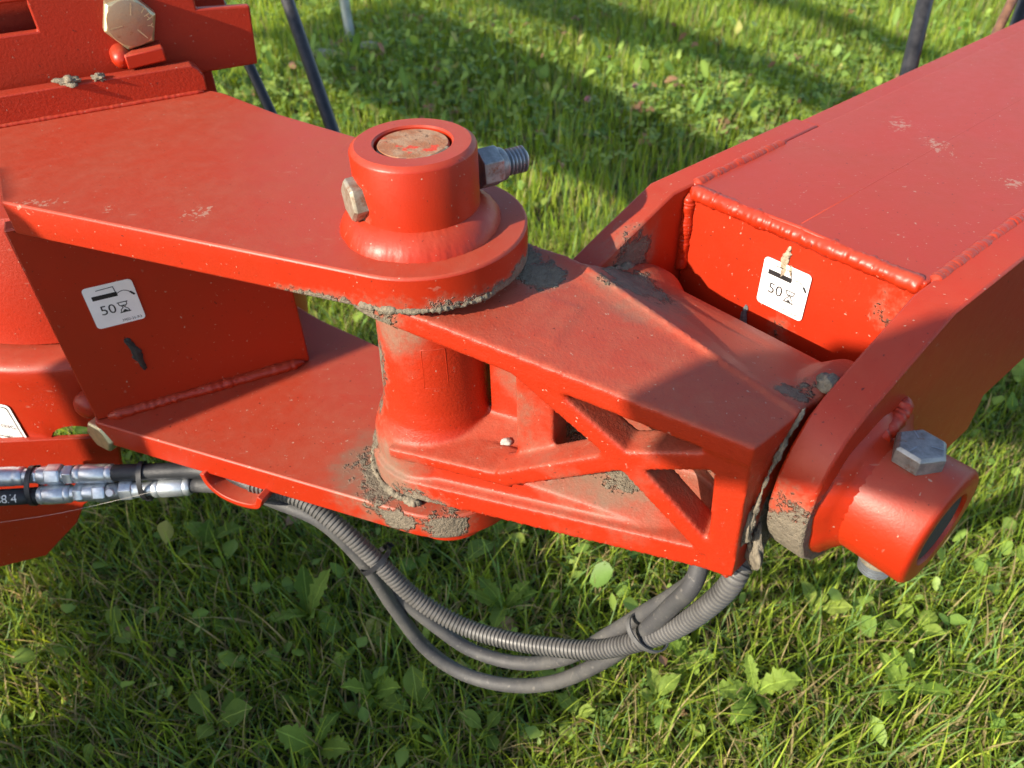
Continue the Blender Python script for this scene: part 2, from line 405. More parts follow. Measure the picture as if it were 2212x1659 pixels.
# hose guide hoop beneath the lower plate
hp = [Vector((-.262, .016, ZL - TH + .004)), Vector((-.257, .012, -.383)), Vector((-.243, .004, -.392)), Vector((-.222, -.006, -.394)), Vector((-.200, -.016, -.388)), Vector((-.190, -.022, ZL - TH + .004))]
bm = BM(); path = catmull(hp, 8); rings = []
for i, p in enumerate(path):
    t_ = (path[min(i + 1, len(path) - 1)] - path[max(i - 1, 0)]).normalized(); side = Vector((.42, .9, .0)).normalized(); nn = t_.cross(side).normalized()
    rings.append([bm.verts.new(p + side * s_ * .012 + nn * h_ * .0035) for s_, h_ in ((-1, -1), (1, -1), (1, 1), (-1, 1))])
for a, b in zip(rings, rings[1:]):
    for i in range(4): bm.faces.new((a[i], a[(i + 1) % 4], b[(i + 1) % 4], b[i]))
bm.faces.new(rings[0]); bm.faces.new(rings[-1])
obj('hose_guide', bm, M['red'], br, bevel=.001)
# residue marks on the web
def WT(x, y, lift=0): return W0 + WD * x + WN * (.0008 + lift) + Vector((0, 0, y))
def blot(name, T, pts, mat, parent, th=.0012, seed=0):
    bm = BM(); rnd = random.Random(seed); top = []; bot = []
    out = []
    n_ = len(pts)
    for i in range(n_):
        a, b = Vector((*pts[i], 0)), Vector((*pts[(i + 1) % n_], 0))
        for s_ in range(5):
            p = a.lerp(b, s_ / 5); j = .0008
            out.append((p.x + rnd.uniform(-j, j), p.y + rnd.uniform(-j, j)))
    cx = sum(p[0] for p in out) / len(out); cy = sum(p[1] for p in out) / len(out)
    v0 = [bm.verts.new(T(x, y, -.001)) for x, y in out]; v1 = [bm.verts.new(T(cx + (x - cx) * .8, cy + (y - cy) * .9, th * rnd.uniform(.6, 1.3))) for x, y in out]
    for i in range(len(out)): bm.faces.new((v0[i], v0[(i + 1) % len(out)], v1[(i + 1) % len(out)], v1[i]))
    bm.faces.new(v1)
    return obj(name, bm, mat, parent, smooth=True)
blot('tar_streak', WT, [(.0575, -.246), (.0625, -.2445), (.0655, -.250), (.0675, -.258), (.0705, -.266), (.0690, -.277), (.0690, -.289), (.0645, -.2915), (.0625, -.280), (.0590, -.272), (.0610, -.262)], M['tar'], web, seed=2)

# ---- stickers
def sticker(parent, T, size, name='sticker'):
    """T(x, y, lift) maps 0..1 sticker coordinates to world"""
    bm = BM(); P = roundrect(1, 1.03, .085, 6)
    a = [bm.verts.new(T(x, y, 0)) for x, y in P]; b = [bm.verts.new(T(x, y, .0007)) for x, y in P]
    bm.faces.new(b)
    for i in range(len(P)): bm.faces.new((a[i], a[(i + 1) % len(P)], b[(i + 1) % len(P)], b[i]))
    st = obj(name, bm, M['white'], parent)
    L = .0009
    def flat(nm, polys):
        bm = BM()
        for P in polys: bm.faces.new([bm.verts.new(T(x, y, L)) for x, y in P])
        return obj(nm, bm, M['print'], st)
    def stroke(pts, w_):
        out = []
        for (x0, y0), (x1, y1) in zip(pts, pts[1:]):
            d = Vector((x1 - x0, y1 - y0)).normalized(); n_ = Vector((-d.y, d.x)) * w_ / 2; e = d * w_ * .3
            out.append([(x0 - e.x + n_.x, y0 - e.y + n_.y), (x0 - e.x - n_.x, y0 - e.y - n_.y), (x1 + e.x - n_.x, y1 + e.y - n_.y), (x1 + e.x + n_.x, y1 + e.y + n_.y)])
        return out
    hose = [(.63 + .30 * t, .755 + .10 * math.sin(t * 2.0) - .16 * t * t) for t in [i / 9 for i in range(10)]]
    flat('grease_gun_print', [[(.13, .70), (.635, .70), (.635, .805), (.13, .805)]] + stroke([(.26, .925), (.60, .94), (.615, .80)], .018) + stroke(hose, .016)
         + stroke([(hose[-2][0], hose[-2][1]), (hose[-1][0] + .02, hose[-1][1] - .03)], .045))
    text_on('number_print', '50', .3, .20, .315, lambda x, y, z: T(x, y, L), M['print'], st, width=.30)
    hx, hy, hw, hh = .66, .405, .085, .125
    hg = stroke([(hx - hw - .02, hy + hh), (hx + hw + .02, hy + hh)], .02) + stroke([(hx - hw - .02, hy - hh), (hx + hw + .02, hy - hh)], .02)
    for s_ in (-1, 1):
        hg += stroke([(hx + s_ * hw, hy + hh), (hx + s_ * hw * .9, hy + hh * .5), (hx + s_ * .014, hy), (hx + s_ * hw * .9, hy - hh * .5), (hx + s_ * hw, hy - hh)], .018)
    hg += [[(hx - hw * .6, hy + hh * .42), (hx, hy + hh * .1), (hx + hw * .6, hy + hh * .42)], [(hx - hw * .75, hy - hh * .9), (hx + hw * .75, hy - hh * .9), (hx, hy - hh * .45)]]
    flat('hourglass_print', hg)
    text_on('code_print', '3902-26-R3', .09, .53, .055, lambda x, y, z: T(x, y, L), M['print'], st, width=.40)
    return st
sw = .0475
s1 = sticker(web, lambda x, y, z: W0 + WD * (.0395 + sw * x) + WN * (.0006 + z) + Vector((0, 0, -.2265 + sw * y)), sw)
tag(s1, 'white grease interval sticker on the shaded web plate')

# ================================================================ PIN AND CROSS BOLT
pin = thing('hinge_pin', (0, 0, -.428), 'rusty round pin end sitting inside the tall red boss', 'pin')
bm = BM(); lathe(bm, (0, 0, -.42), (0, 0, 1), [(.0285, 0), (.0285, .4165), (.0272, .4185), (.0, .4188)], 48, caps=False)
obj('pin_shaft', bm, M['rust'], pin, smooth=True, auto=40)
bm = BM()
for a0, a1 in ((200, 345),):
    path = [Vector((.0284 * math.cos(R(a0 + (a1 - a0) * i / 30)), .0284 * math.sin(R(a0 + (a1 - a0) * i / 30)), -.0035)) for i in range(31)]
    tube(bm, path, lambda i, s: .0022 * (1 + .7 * mnoise.noise(Vector((i * .6, 2, 0)))) * (1 if 120 < 0 or i > 10 else .4), 8)
obj('mud_rim', bm, M['mud'], pin, smooth=True)
def cross_bolt(name, p, d, half, label, headmat, nutmat, ac=.0345, head=.0135, twist=0., nut_l=.02, stud=.022, washer=False, r=.0098, topmark=False):
    d = Vector(d).normalized(); p = Vector(p)
    t = thing(name, p - d * half, label, 'bolt')
    bm = BM(); hexhead(bm, p - d * (half - .001), -d, ac, head, twist); obj('bolt_head', bm, headmat, t, bevel=.0004)
    bm = BM(); hexhead(bm, p + d * (half - .001), d, ac, nut_l, twist + .25, .003); nutz = obj('nut', bm, nutmat, t, bevel=.0008)
    bm = BM(); lathe(bm, p + d * (half + nut_l - .002), d, [(ac / 2 * .8, 0), (ac / 2 * .8, .004), (ac / 2 * .72, .006)], 24); obj('nut_collar', bm, nutmat, nutz, smooth=True, auto=40)
    bm = BM(); z0 = half + nut_l + .003; PT = .0034; n_ = int(stud / PT)
    prof = [(r * .8, -half * 1.9 - z0 + half)]
    prof = [(r * .86, 0)]
    for i in range(n_): prof += [(r * .80, i * PT + .0004), (r * 1.03, i * PT + .0014), (r * 1.03, i * PT + .0020), (r * .80, i * PT + .0031)]
    prof += [(r * .7, n_ * PT + .0012)]
    lathe(bm, p + d * z0, d, prof, 24); obj('threaded_end', bm, M['thread'], t, smooth=True, auto=30)
    return t
bd = Vector((math.cos(R(26.5)), math.sin(R(26.5)), 0))
cb = cross_bolt('locking_bolt', (.004, .002, -.036), bd, .0505, 'hex bolt through the tall upright boss, threaded end pointing right', M['zinc_dirty'], M['zinc_old'], twist=.5, nut_l=.019, stud=.021, r=.0108)
# spot-faced dirty seat behind the bolt head
bm = BM(); lathe(bm, Vector((.004, .002, -.036)) - bd * .0495, bd, [(.0195, 0), (.0195, .01)], 32); obj('bolt_seat', bm, M['mud'], b1, smooth=True, auto=40)

# ================================================================ KNUCKLE CASTING
FO = Vector((.018, -.0933, 0)); FDv = Vector((.8894, -.4571, 0)).normalized(); FI = Vector((-FDv.y, FDv.x, 0))   # FI points inward
if FI.y < 0: FI = -FI
def K(s, q, z): return FO + FDv * s + FI * q + Vector((0, 0, z))
def lerp(a, b, t): return a + (b - a) * t
def top_z(s): return lerp(-.104, -.1375, min(1, max(0, s / .246)))
def bot_z(s): return lerp(-.3385, -.2885, min(1.05, max(0, s / .246)))
kn = thing('knuckle_casting', (0, 0, -.338), 'red cast steel knuckle with crossed ribs between the two hinge forks', 'casting')
bm = BM()
def sz(x, y, f):
    s_ = (Vector((x, y, 0)) - FO).dot(FDv); return f(s_)
e1 = G(-.104, -.107, 0); e2 = G(-.104, -.052, 0); e3 = G(-.335, -.055, 0); e1b = G(-.104, -.100, 0)
ringpts = arc(0, 0, .0735, 66, 242.8, 20)
plan = [(e1.x, e1.y), (e2.x, e2.y), (e3.x, e3.y)] + ringpts
prism(bm, plan, lambda x, y: sz(x, y, top_z) - .0195, lambda x, y: sz(x, y, top_z))
planb = [(e1b.x, e1b.y), (e2.x, e2.y), (e3.x, e3.y)] + ringpts
prism(bm, planb, lambda x, y: sz(x, y, bot_z), lambda x, y: sz(x, y, bot_z) + .026)
# floor sloping up to the back
hexa(bm, [K(-.05, .012, -.33), K(.235, .006, -.288), K(.235, .08, -.288), K(-.05, .08, -.33), K(-.05, .014, -.274), K(.235, .016, -.273), K(.235, .08, -.245), K(-.05, .08, -.258)])
# upright barrel
lathe(bm, (0, 0, -.336), (0, 0, 1), [(.068, 0), (.0675, .045), (.0625, .062), (.0555, .078), (.053, .095), (.0478, .233)], 48)
# barrel for the swing axis with thicker ends
lathe(bm, G(-.104, 0, 0), -AX, [(.080, 0), (.080, .018), (.068, .034), (.068, .19), (.078, .206), (.078, .224)], 48)
# sloping saddle between the top face and the swing barrel
hexa(bm, [G(-.104, -.06, -.02), G(-.325, -.06, -.02), G(-.325, .01, -.02), G(-.104, .01, -.02), G(-.104, -.056, .082), G(-.325, -.058, .109), G(-.325, .005, .074), G(-.104, .005, .066)])
hexa(bm, [G(-.104, -.06, -.06), G(-.325, -.06, -.06), G(-.325, .01, -.06), G(-.104, .01, -.06), G(-.104, -.06, .0), G(-.325, -.06, .0), G(-.325, .005, .0), G(-.104, .005, .0)])
# end wall beside the near cheek + front post
hexa(bm, [G(-.104, -.1005, -.077), G(-.128, -.098, -.077), G(-.128, .0, -.07), G(-.104, .0, -.07), G(-.104, -.1075, .075), G(-.126, -.105, .075), G(-.126, .0, .07), G(-.104, .0, .07)])
def bar(p0, p1, w0, w1, q0=.0, q1=.03):
    (s0, z0), (s1, z1) = p0, p1; d = Vector((s1 - s0, z1 - z0)).normalized(); n_ = Vector((-d.y, d.x)); t = .008
    hexa(bm, [K(s0 - n_.x * w0 / 2, q0, z0 - n_.y * w0 / 2), K(s1 - n_.x * w1 / 2, q0, z1 - n_.y * w1 / 2), K(s1 - n_.x * w1 / 2, q1, z1 - n_.y * w1 / 2), K(s0 - n_.x * w0 / 2, q1, z0 - n_.y * w0 / 2),
              K(s0 + n_.x * w0 / 2, q0, z0 + n_.y * w0 / 2), K(s1 + n_.x * w1 / 2, q0, z1 + n_.y * w1 / 2), K(s1 + n_.x * w1 / 2, q1, z1 + n_.y * w1 / 2), K(s0 + n_.x * w0 / 2, q1, z0 + n_.y * w0 / 2)])
XC = (.155, -.192)
bar((.2335, -.145), (.2435, -.284), .026, .022, .001, .04)
bar((.055, -.124), XC, .0185, .0185, .001, .030)
bar(XC, (.230, -.160), .0185, .0175, .001, .030)
bar(XC, (.232, -.264), .0185, .0165, .001, .030)
bar(XC, (.045, -.264), .0185, .0165, .001, .030)
bar((.055, -.2645), (-.075, -.283), .015, .012, .003, .04)
# back wall and inner rib
hexa(bm, [K(-.0, .072, -.31), K(.25, .068, -.28), K(.25, .085, -.28), K(-.0, .09, -.31), K(-.0, .072, -.11), K(.25, .068, -.15), K(.25, .085, -.15), K(-.0, .09, -.11)])
hexa(bm, [K(.050, .026, -.30), K(.085, .026, -.30), K(.085, .08, -.30), K(.050, .08, -.30), K(.050, .026, -.115), K(.085, .026, -.118), K(.085, .08, -.118), K(.050, .08, -.115)])
kb = obj('casting_body', bm, M['red_cast'], kn, smooth=True)
rm = kb.modifiers.new('remesh', 'REMESH'); rm.mode = 'VOXEL'; rm.voxel_size = .0021; rm.use_smooth_shade = True
sm = kb.modifiers.new('smooth', 'SMOOTH'); sm.factor = .5; sm.iterations = 6
# cast foundry mark on the barrel
bm = BM()
def BT(t, z, lift): return Vector((math.cos(t), math.sin(t), 0)) * (.0535 - (z + .276) * .033 + lift) + Vector((0, 0, z))
ta, tb, za, zb_ = R(263), R(287), -.208, -.166
fr_ = [BT(lerp(ta, tb, i / 8), za, .0000) for i in range(9)] + [BT(tb, lerp(za, zb_, i / 6), .0000) for i in range(1, 7)] + [BT(lerp(tb, ta, i / 8), zb_, .0000) for i in range(1, 9)] + [BT(ta, lerp(zb_, za, i / 6), .0000) for i in range(1, 7)]
tube(bm, fr_, .00055, 6)
obj('foundry_mark', bm, M['red'], kn, smooth=True)

# mud crusts packed in the gaps
def crust(name, path, r, parent, seed, flat=1., amp=.9):
    bm = BM(); pts = resample(catmull(path, 8), .0011)
    tube(bm, pts, lambda i, s: r * max(.15, 1 + amp * mnoise.fractal(Vector((i * .07, seed * 5.3, 0)), 1, 2, 4)) * min(1, .3 + .1 * min(i, len(pts) - 1 - i)), 10)
    for v in bm.verts:
        n_ = mnoise.fractal(v.co * 330, .8, 2, 4); v.co += Vector((mnoise.noise(v.co * 420), mnoise.noise(v.co * 410 + Vector((5, 0, 0))), n_)) * r * .6
        
    return obj(name, bm, M['mud'], parent, smooth=True)
crust('mud_crust', [Vector((.0875 * math.cos(R(a)), .0875 * math.sin(R(a)), -.0985)) for a in range(236, 318, 8)], .0027, br, 1)
crust('mud_crust', [Vector((.055 * math.cos(R(a)), .055 * math.sin(R(a)), -.1045)) for a in range(190, 290, 10)], .0048, kn, 2)
crust('mud_crust', [Vector((.068 * math.cos(R(a)), .068 * math.sin(R(a)), -.1035)) for a in range(-50, 40, 10)], .0035, kn, 3)
crust('mud_crust', [Vector((.0745 * math.cos(R(a)), .0745 * math.sin(R(a)), -.3395)) for a in range(165, 262, 9)], .0035, kn, 5)
crust('mud_crust', [G(-.1025, -.050, .083), G(-.102, -.068, .06), G(-.1015, -.083, .03), G(-.101, -.088, .0), G(-.101, -.086, -.03), G(-.101, -.077, -.058), G(-.102, -.06, -.074)], .0017, kn, 7, amp=1.5)
lump('mud_clump', G(-.103, -.074, -.052), .017, M['mud'], kn, (.35, 1, 1.3), 8, .5)
lump('mud_clump', G(-.106, -.088, -.02), .012, M['mud'], kn, (.35, .7, 1.8), 9, .5)
lump('mud_clump', G(-.105, -.02, .088), .008, M['mud'], kn, (1, 1, .7), 19, .5)
crust('mud_crust', [G(-.328, -.03 + .012 * i, .083 - .0026 * i * i * .35) for i in range(7)], .004, kn, 11)

# ================================================================ SWING ARM
AN0, AN1, AF0, AF1 = -.066, -.0985, -.330, -.3595
arm = thing('swing_arm', tuple(G(-.2, .2, -.1)), 'red box section arm with forked cheeks running off to upper right', 'arm')
prof = [(.066, .130), (.0, .1035), (-.034, .089)] + [(-.052, .0775), (-.066, .058), (-.0745, .034), (-.077, .006), (-.073, -.02), (-.062, -.045), (-.043, -.064), (-.018, -.075)] + [(.02, -.079), (.20, -.100), (.25, -.100), (.25, -.003), (.285, .002), (.30, .03), (.30, .130)]
def cheek(a0, a1, nm):
    bm = BM(); prism(bm, prof, a0, a1, fr=lambda x, y, z: G(z, x, y)); return obj(nm, bm, M['red_arm'], arm, bevel=.0022)
ck = cheek(AN1, AN0, 'cheek_plate'); cf = cheek(AF1, AF0, 'cheek_plate')
# box beam
BT0 = .1295
bm = BM()
NA, NF = AN1 - .0006, AF0 + .0006
sec = [(NF, -.085), (NA, -.085), (NA, BT0), (lerp(NF, NA, .5), BT0 + .0040), (NF, BT0)]
prism(bm, sec, .088, 1.9, fr=lambda x, y, z: G(x, z, y))
obj('box_beam', bm, M['red_arm'], arm, bevel=.0018)
bm = BM(); tube(bm, [G(lerp(NF, NA, .5), .094 + .1 * i, BT0 + .0034) for i in range(18)], .0008, 8); obj('seam', bm, M['weld'], arm, smooth=True)
# wider beam shell behind the cheeks
bm = BM()
sec2 = [(AF1 + .006, -.095), (AN0 - .012, -.095), (AN0 - .012, BT0 - .0015), (AF1 + .006, BT0 - .0015)]
prism(bm, sec2, .3015, 1.9, fr=lambda x, y, z: G(x, z, y)); obj('beam_shell', bm, M['red_arm'], arm, bevel=.002)
# welds
weld('weld_bead', [G(lerp(NF, NA, i / 12), .0902, BT0 - .0052) for i in range(13)], .0076, M['weld'], arm, pitch=.0052, amp=.022, seed=21)
weld('weld_bead', [G(NF + .002, .0865, BT0 - .006 - .012 * i) for i in range(8)], .0062, M['weld'], arm, pitch=.0042, amp=.025, seed=22)
weld('weld_bead', [G(NF - .001, .095 + .018 * i, BT0 - .0022) for i in range(9)], .0056, M['weld'], arm, pitch=.0046, amp=.035, seed=23)
weld('weld_bead', [G(NA + .001, .095 + .018 * i, BT0 - .0024) for i in range(11)], .0056, M['weld'], arm, pitch=.0046, amp=.04, seed=24)
weld('weld_bead', [G(NA - .0015, .0865, BT0 - .006 - .012 * i) for i in range(6)], .004, M['weld'], arm, pitch=.0046, amp=.05, seed=25)
# hubs
def hub(a0, a1, nm, hollow):
    bm = BM(); L = abs(a1 - a0); d = AX if a1 > a0 else -AX
    pr = [(.0500, 0), (.0500, L - .004), (.0485, L - .0015), (.0462, L)]
    if hollow: pr += [(.0318, L), (.0308, L - .002), (.0308, L - .012)]
    lathe(bm, G(a0, 0, 0), d, pr, 72); return obj(nm, bm, M['red_hub'], arm, smooth=True, auto=35)
M['red_hub'] = red_paint('red_hub_paint', dust=.5, rough=.33, grain=.12, mud=[((.362, -.19, -.163), .02), ((.345, -.18, -.265), .035), ((.37, -.205, -.268), .03, (1, 1, 2))])
hb = hub(AN0 + .0003, 0, 'hub', True); hub(AF1 - .0003, AF1 - .05, 'hub', False)
bm = BM(); rings = []
for r_, a_o in ((.0495, .015), (.053, .011), (.058, .007), (.0635, .0035), (.067, -.001)):
    ring = []
    for i in range(120):
        t = 2 * math.pi * i / 120; rip = .0012 * math.sin(t * 38 + r_ * 500) * max(0, .2 + mnoise.noise(Vector((math.cos(t) * 2, math.sin(t) * 2, 9)))) * (0 if r_ > .066 else 1)
        wob = 1 + .25 * mnoise.noise(Vector((math.cos(t) * 2.5, math.sin(t) * 2.5, 1)))
        rr = .0495 + (r_ - .0495) * wob + rip
        ring.append(bm.verts.new(G(AN0 + a_o + rip, rr * math.cos(t), rr * math.sin(t))))
    rings.append(ring)
for a, b in zip(rings, rings[1:]):
    for i in range(120): bm.faces.new((a[i], a[(i + 1) % 120], b[(i + 1) % 120], b[i]))
obj('weld_collar', bm, M['weld'], arm, smooth=True)
# weld tail running up from the hub
weld('weld_bead', [G(AN0 + .0, -.012, .052), G(AN0 + .003, .004, .0545), G(AN0 + .002, .020, .059), G(AN0 - .001, .034, .068)], .0085, M['weld'], arm, pitch=.006, amp=.05, seed=31)
bsw = .0478
s2 = sticker(arm, lambda x, y, z: G(-.237 + bsw * x, .0872 - z - .0004 - .0, .0478 + bsw * .97 * y + .0), bsw)
tag(s2, 'white grease interval sticker in sunlight, smeared with dried dirt')
# dried smear over the sticker and below
def ET(x, y, lift): return G(x, .0862 - lift, y)
def smear(nm, pts, parent, seed): return blot(nm, ET, pts, M['mud_pale'], parent, .0003, seed)
M['mud_pale'] = simple('pale_dried_grease', (.34, .27, .19), .85, var=.4, nscale=300, bump=.7)
smear('dirt_smear', [(-.2225, .0985), (-.2195, .107), (-.2155, .114), (-.213, .106), (-.2145, .0985), (-.2135, .09), (-.2150, .0835), (-.2185, .080), (-.2195, .088)], arm, 5)
smear('dirt_smear', [(-.2120, .0965), (-.2088, .095), (-.2080, .087), (-.2105, .0855)], arm, 6)
M['grey_smear'] = simple('grey_dried_grease', (.12, .13, .13), .8, var=.4, nscale=300)
blot('grease_smear', ET, [(-.2505, .028), (-.247, .038), (-.245, .036), (-.2435, .024), (-.241, .014), (-.246, .008), (-.2515, .016)], M['grey_smear'], arm, .001, 7)
lump('grease_lump', G(-.245, .073, .0), .008, M['tar'], arm, (1, .8, 1.2), 14, .5)
hpn = thing('hub_pin', tuple(G(-.005, 0, 0)), 'dark pin end recessed in the right-hand hub', 'pin')
bm = BM(); lathe(bm, G(-.08, 0, 0), AX, [(.0298, 0), (.0298, .076), (.0285, .0775), (.0, .0778)], 40, caps=False); obj('pin_shaft', bm, M['tar'], hpn, smooth=True, auto=40)
hbolt = cross_bolt('locking_bolt', G(-.034, 0, 0), -UX + AX * .02, .0492, 'hex bolt standing on top of the right-hand hub', M['zinc_old'], M['mud'], ac=.038, head=.0145, twist=.35, nut_l=.012, stud=.016, r=.0125)

hbd = (UX - AX * .02).normalized(); hbc = G(-.034, 0, 0) + hbd * (.0492 - .001 + .0145)
bm = BM()
for a in (20, 140, 260):
    u_ = AX * math.cos(R(a)) + NX * math.sin(R(a)); u_ = (u_ - hbd * u_.dot(hbd)).normalized(); v_ = hbd.cross(u_) * .0005
    bm.faces.new([bm.verts.new(hbc + hbd * .0003 + u_ * q_ + v_ * s_) for q_, s_ in ((.006, -1), (.006, 1), (.0145, 1), (.0145, -1))])
obj('grade_mark', bm, M['thread'], hbolt)
# ================================================================ FRAME BEAM (upper left)
fb = thing('frame_beam', tuple(FL(-.3, .1, -.06)), 'dark red upright frame beam with rectangular cutout behind the bracket', 'beam')
bm = BM(); ts = [-1.3, -.30, -.147, .016, .0745]; zs = [-.062, .0065, .036, .16]
V = {}
def vtx(i, j):
    if (i, j) not in V: V[i, j] = bm.verts.new(FL(ts[i] - (.0055 if i == 4 and j == 0 else 0), .05, zs[j] if not (i >= 3 and j == 1) else (.0065 if i == 3 else .0025)))
    return V[i, j]
for i in range(4):
    for j in range(3):
        if (i, j) == (1, 1) or (i == 3 and j > 0): continue
        bm.faces.new((vtx(i, j), vtx(i + 1, j), vtx(i + 1, j + 1), vtx(i, j + 1)))
o = obj('face_plate', bm, M['red_dark'], fb); sd = o.modifiers.new('solid', 'SOLIDIFY'); sd.thickness = .012; sd.offset = 0
bv = o.modifiers.new('bevel', 'BEVEL'); bv.width = .002; bv.segments = 2; bv.limit_method = 'ANGLE'
bm = BM()
def fbox(t0, t1, o0, o1, z0, z1):
    hexa(bm, [FL(t0, o0, z0), FL(t1, o0, z0), FL(t1, o1, z0), FL(t0, o1, z0), FL(t0, o0, z1), FL(t1, o0, z1), FL(t1, o1, z1), FL(t0, o1, z1)])
fbox(-1.3, .062, .0575, .17, -.0605, -.048); obj('bottom_plate', bm, M['red_dark'], fb, bevel=.0015)
bm = BM(); fbox(-1.3, .062, .158, .17, -.047, .0); obj('back_plate', bm, M['red_dark'], fb, bevel=.0015)
bm = BM(); fbox(-1.3, -.02, .1, .112, -.047, .16); obj('inner_plate', bm, M['red_dark'], fb, bevel=.0015)
bm = BM(); fbox(-.06, .018, .075, .13, -.22, -.061); obj('leg_plate', bm, M['red_dark'], fb, bevel=.0015)
# big bolt
big = thing('frame_bolt', tuple(FL(-.0566, .0438, .0035)), 'large yellow zinc hex bolt with stamped head marks on the beam', 'bolt')
bm = BM(); bc = FL(-.0566, .0438, .006); tw = 0.
lathe(bm, bc, FN, [(.0285, -.0005), (.0285, .016), (.0255, .019)], 6, phase=R(28)); bh = obj('bolt_head', bm, M['zinc_yellow'], big, bevel=.0008)
bm = BM(); lathe(bm, bc, FN, [(.0232, .017), (.0232, .0195), (.0225, .0198)], 40)
M['zinc_brown'] = zinc('brown_zinc_bolt_face', (.40, .27, .17), (.36, .26, .18), .2, .35)
obj('head_face', bm, M['zinc_brown'], big, smooth=True, auto=40)
BU = Vector((0, 0, 1))
def HT(x, y, z=0): return bc + FD * x + BU * y + FN * (.0199 + z)
bm = BM()
for a in (72, 188, 308):
    u_ = Vector((math.cos(R(a)), math.sin(R(a)))); v_ = Vector((-u_.y, u_.x)) * .0006
    p0, p1 = u_ * .0085, u_ * .021
    bm.faces.new([bm.verts.new(HT(p.x + s_ * v_.x, p.y + s_ * v_.y, .0002)) for p, s_ in ((p0, -1), (p0, 1), (p1, 1), (p1, -1))])
obj('grade_mark', bm, M['zinc_yellow'], big)
for ch, a in (('T', 42), ('H', 20), ('Y', -6)):
    text_on('stamped_letter', ch, .008, .0165 * math.cos(R(a)) , .0165 * math.sin(R(a)), lambda x, y, z: HT(x, y, .0002), M['zinc_yellow'], big, width=.0052, rot=R(a - 90 + 4))
# locking tab with rounded nose
lk = thing('locking_tab', tuple(FL(-.055, .04, -.03)), 'small red locking bar with rounded nose below the large bolt', 'bar')
bm = BM()
hexa(bm, [FL(-.073, .044, -.037), FL(-.032, .044, -.034), FL(-.032, .012, -.0335), FL(-.073, .012, -.0365), FL(-.073, .044, -.022), FL(-.032, .044, -.019), FL(-.032, .012, -.019), FL(-.073, .012, -.022)])
obj('bar', bm, M['red'], lk, bevel=.0015)
bm = BM(); lathe(bm, FL(-.0755, .044, -.028), FN, [(.0115, 0), (.0115, .014), (.0105, .020), (.008, .0245), (.004, .027), (.0, .0278)], 28, caps=False); obj('nose', bm, M['weld'], lk, smooth=True)

# ================================================================ LOWER LEFT HOUSING
gh = thing('gear_housing', (-.49, .33, -.45), 'red round housing with flanged lip at the left edge', 'housing')
HC = Vector((-.47, .345, 0))
bm = BM(); lathe(bm, HC, (0, 0, 1), [(.21, -.285), (.21, -.14), (.205, -.13)], 96); obj('upper_drum', bm, M['red_flange'], gh, smooth=True, auto=40)
bm = BM(); lathe(bm, HC, (0, 0, 1), [(.236, -.428), (.243, -.424), (.2435, -.40), (.2437, -.37), (.244, -.34), (.244, -.318), (.246, -.300), (.243, -.294), (.236, -.290), (.225, -.2895), (.2, -.289)], 192, caps=False)
for v in bm.verts:
    if v.co.z < -.3:
        an = math.atan2(v.co.y - HC.y, v.co.x - HC.x) * .24; dx = an - R(-86) * .24
        if abs(dx) < .034: v.co.z = max(v.co.z, -.412 + .030 * math.sqrt(1 - (dx / .034) ** 2))
hd = obj('lower_drum', bm, M['red'], gh, smooth=True, auto=50)
bm = BM(); hexa(bm, [Vector(p) for p in ((-.62, .03, -.415), (-.45, .05, -.415), (-.45, .07, -.415), (-.62, .05, -.415), (-.62, .03, -.404), (-.45, .05, -.404), (-.45, .07, -.404), (-.62, .05, -.404))])
bm.free()
bm = BM()
ln = lambda x: .1 - .02 * (x + .5)
lp = [(-.85, -.40), (-.405, -.40), (-.42, -.462), (-.4878, -.5184), (-.5092, -.5519), (-.5739, -.6155), (-.6453, -.6355), (-.85, -.69)]
prism(bm, lp, 0, .008, fr=lambda x, y, z: Vector((x, .098 + z + (x + .5) * .03, y))); obj('skirt_plate', bm, M['red_dark'], gh, bevel=.001)
bm = BM()
lathe(bm, Vector((-.412, .098, -.342)), Vector((-.25, -1, .0)), [(.017, 0), (.017, .006), (.0155, .011), (.011, .0155), (.0055, .0175), (0, .0178)], 28, caps=False); obj('plug', bm, M['weld'], gh, smooth=True)
bm = BM(); hexhead(bm, Vector((-.392, .077, -.366)), Vector((-.5, -.85, 0)), .042, .016, .3); obj('bolt_head', bm, M['zinc_yellow'], gh, bevel=.0008)
# warning sticker
def ST(x, y, lift=0):
    t = R(-96.5) + x / .2455; r_ = .2448 + lift
    return HC + Vector((math.cos(t), math.sin(t), 0)) * r_ + Vector((0, 0, y))
bm = BM(); P = [(-.078 + x, -.410 + y) for x, y in roundrect(.062, .062, .006, 5)]
rotS = R(6)
a = [bm.verts.new(ST(x, y, .0008)) for x, y in P]; bm.faces.new(a); ws = obj('warning_sticker', bm, M['white'], hd)
bm = BM(); q = [(-.078 + .004 + x, -.410 + .004 + y) for x, y in roundrect(.054, .054, .004, 5)]
cc = ((-.078 + .031), (-.410 + .031))
o_ = [bm.verts.new(ST(x, y, .0011)) for x, y in q]; i_ = [bm.verts.new(ST(cc[0] + (x - cc[0]) * .955, cc[1] + (y - cc[1]) * .955, .0011)) for x, y in q]
for i in range(len(q)): bm.faces.new((o_[i], o_[(i + 1) % len(q)], i_[(i + 1) % len(q)], i_[i]))
obj('border_print', bm, M['print'], ws)
text_on('warning_print', 'WARNING', .012, -.0705, -.388, lambda x, y, z: ST(x, y, .0011), M['print'], ws, width=.046)
text_on('code_print', '390312-R1', .005, -.047, -.4045, lambda x, y, z: ST(x, y, .0011), M['print'], ws, width=.022)

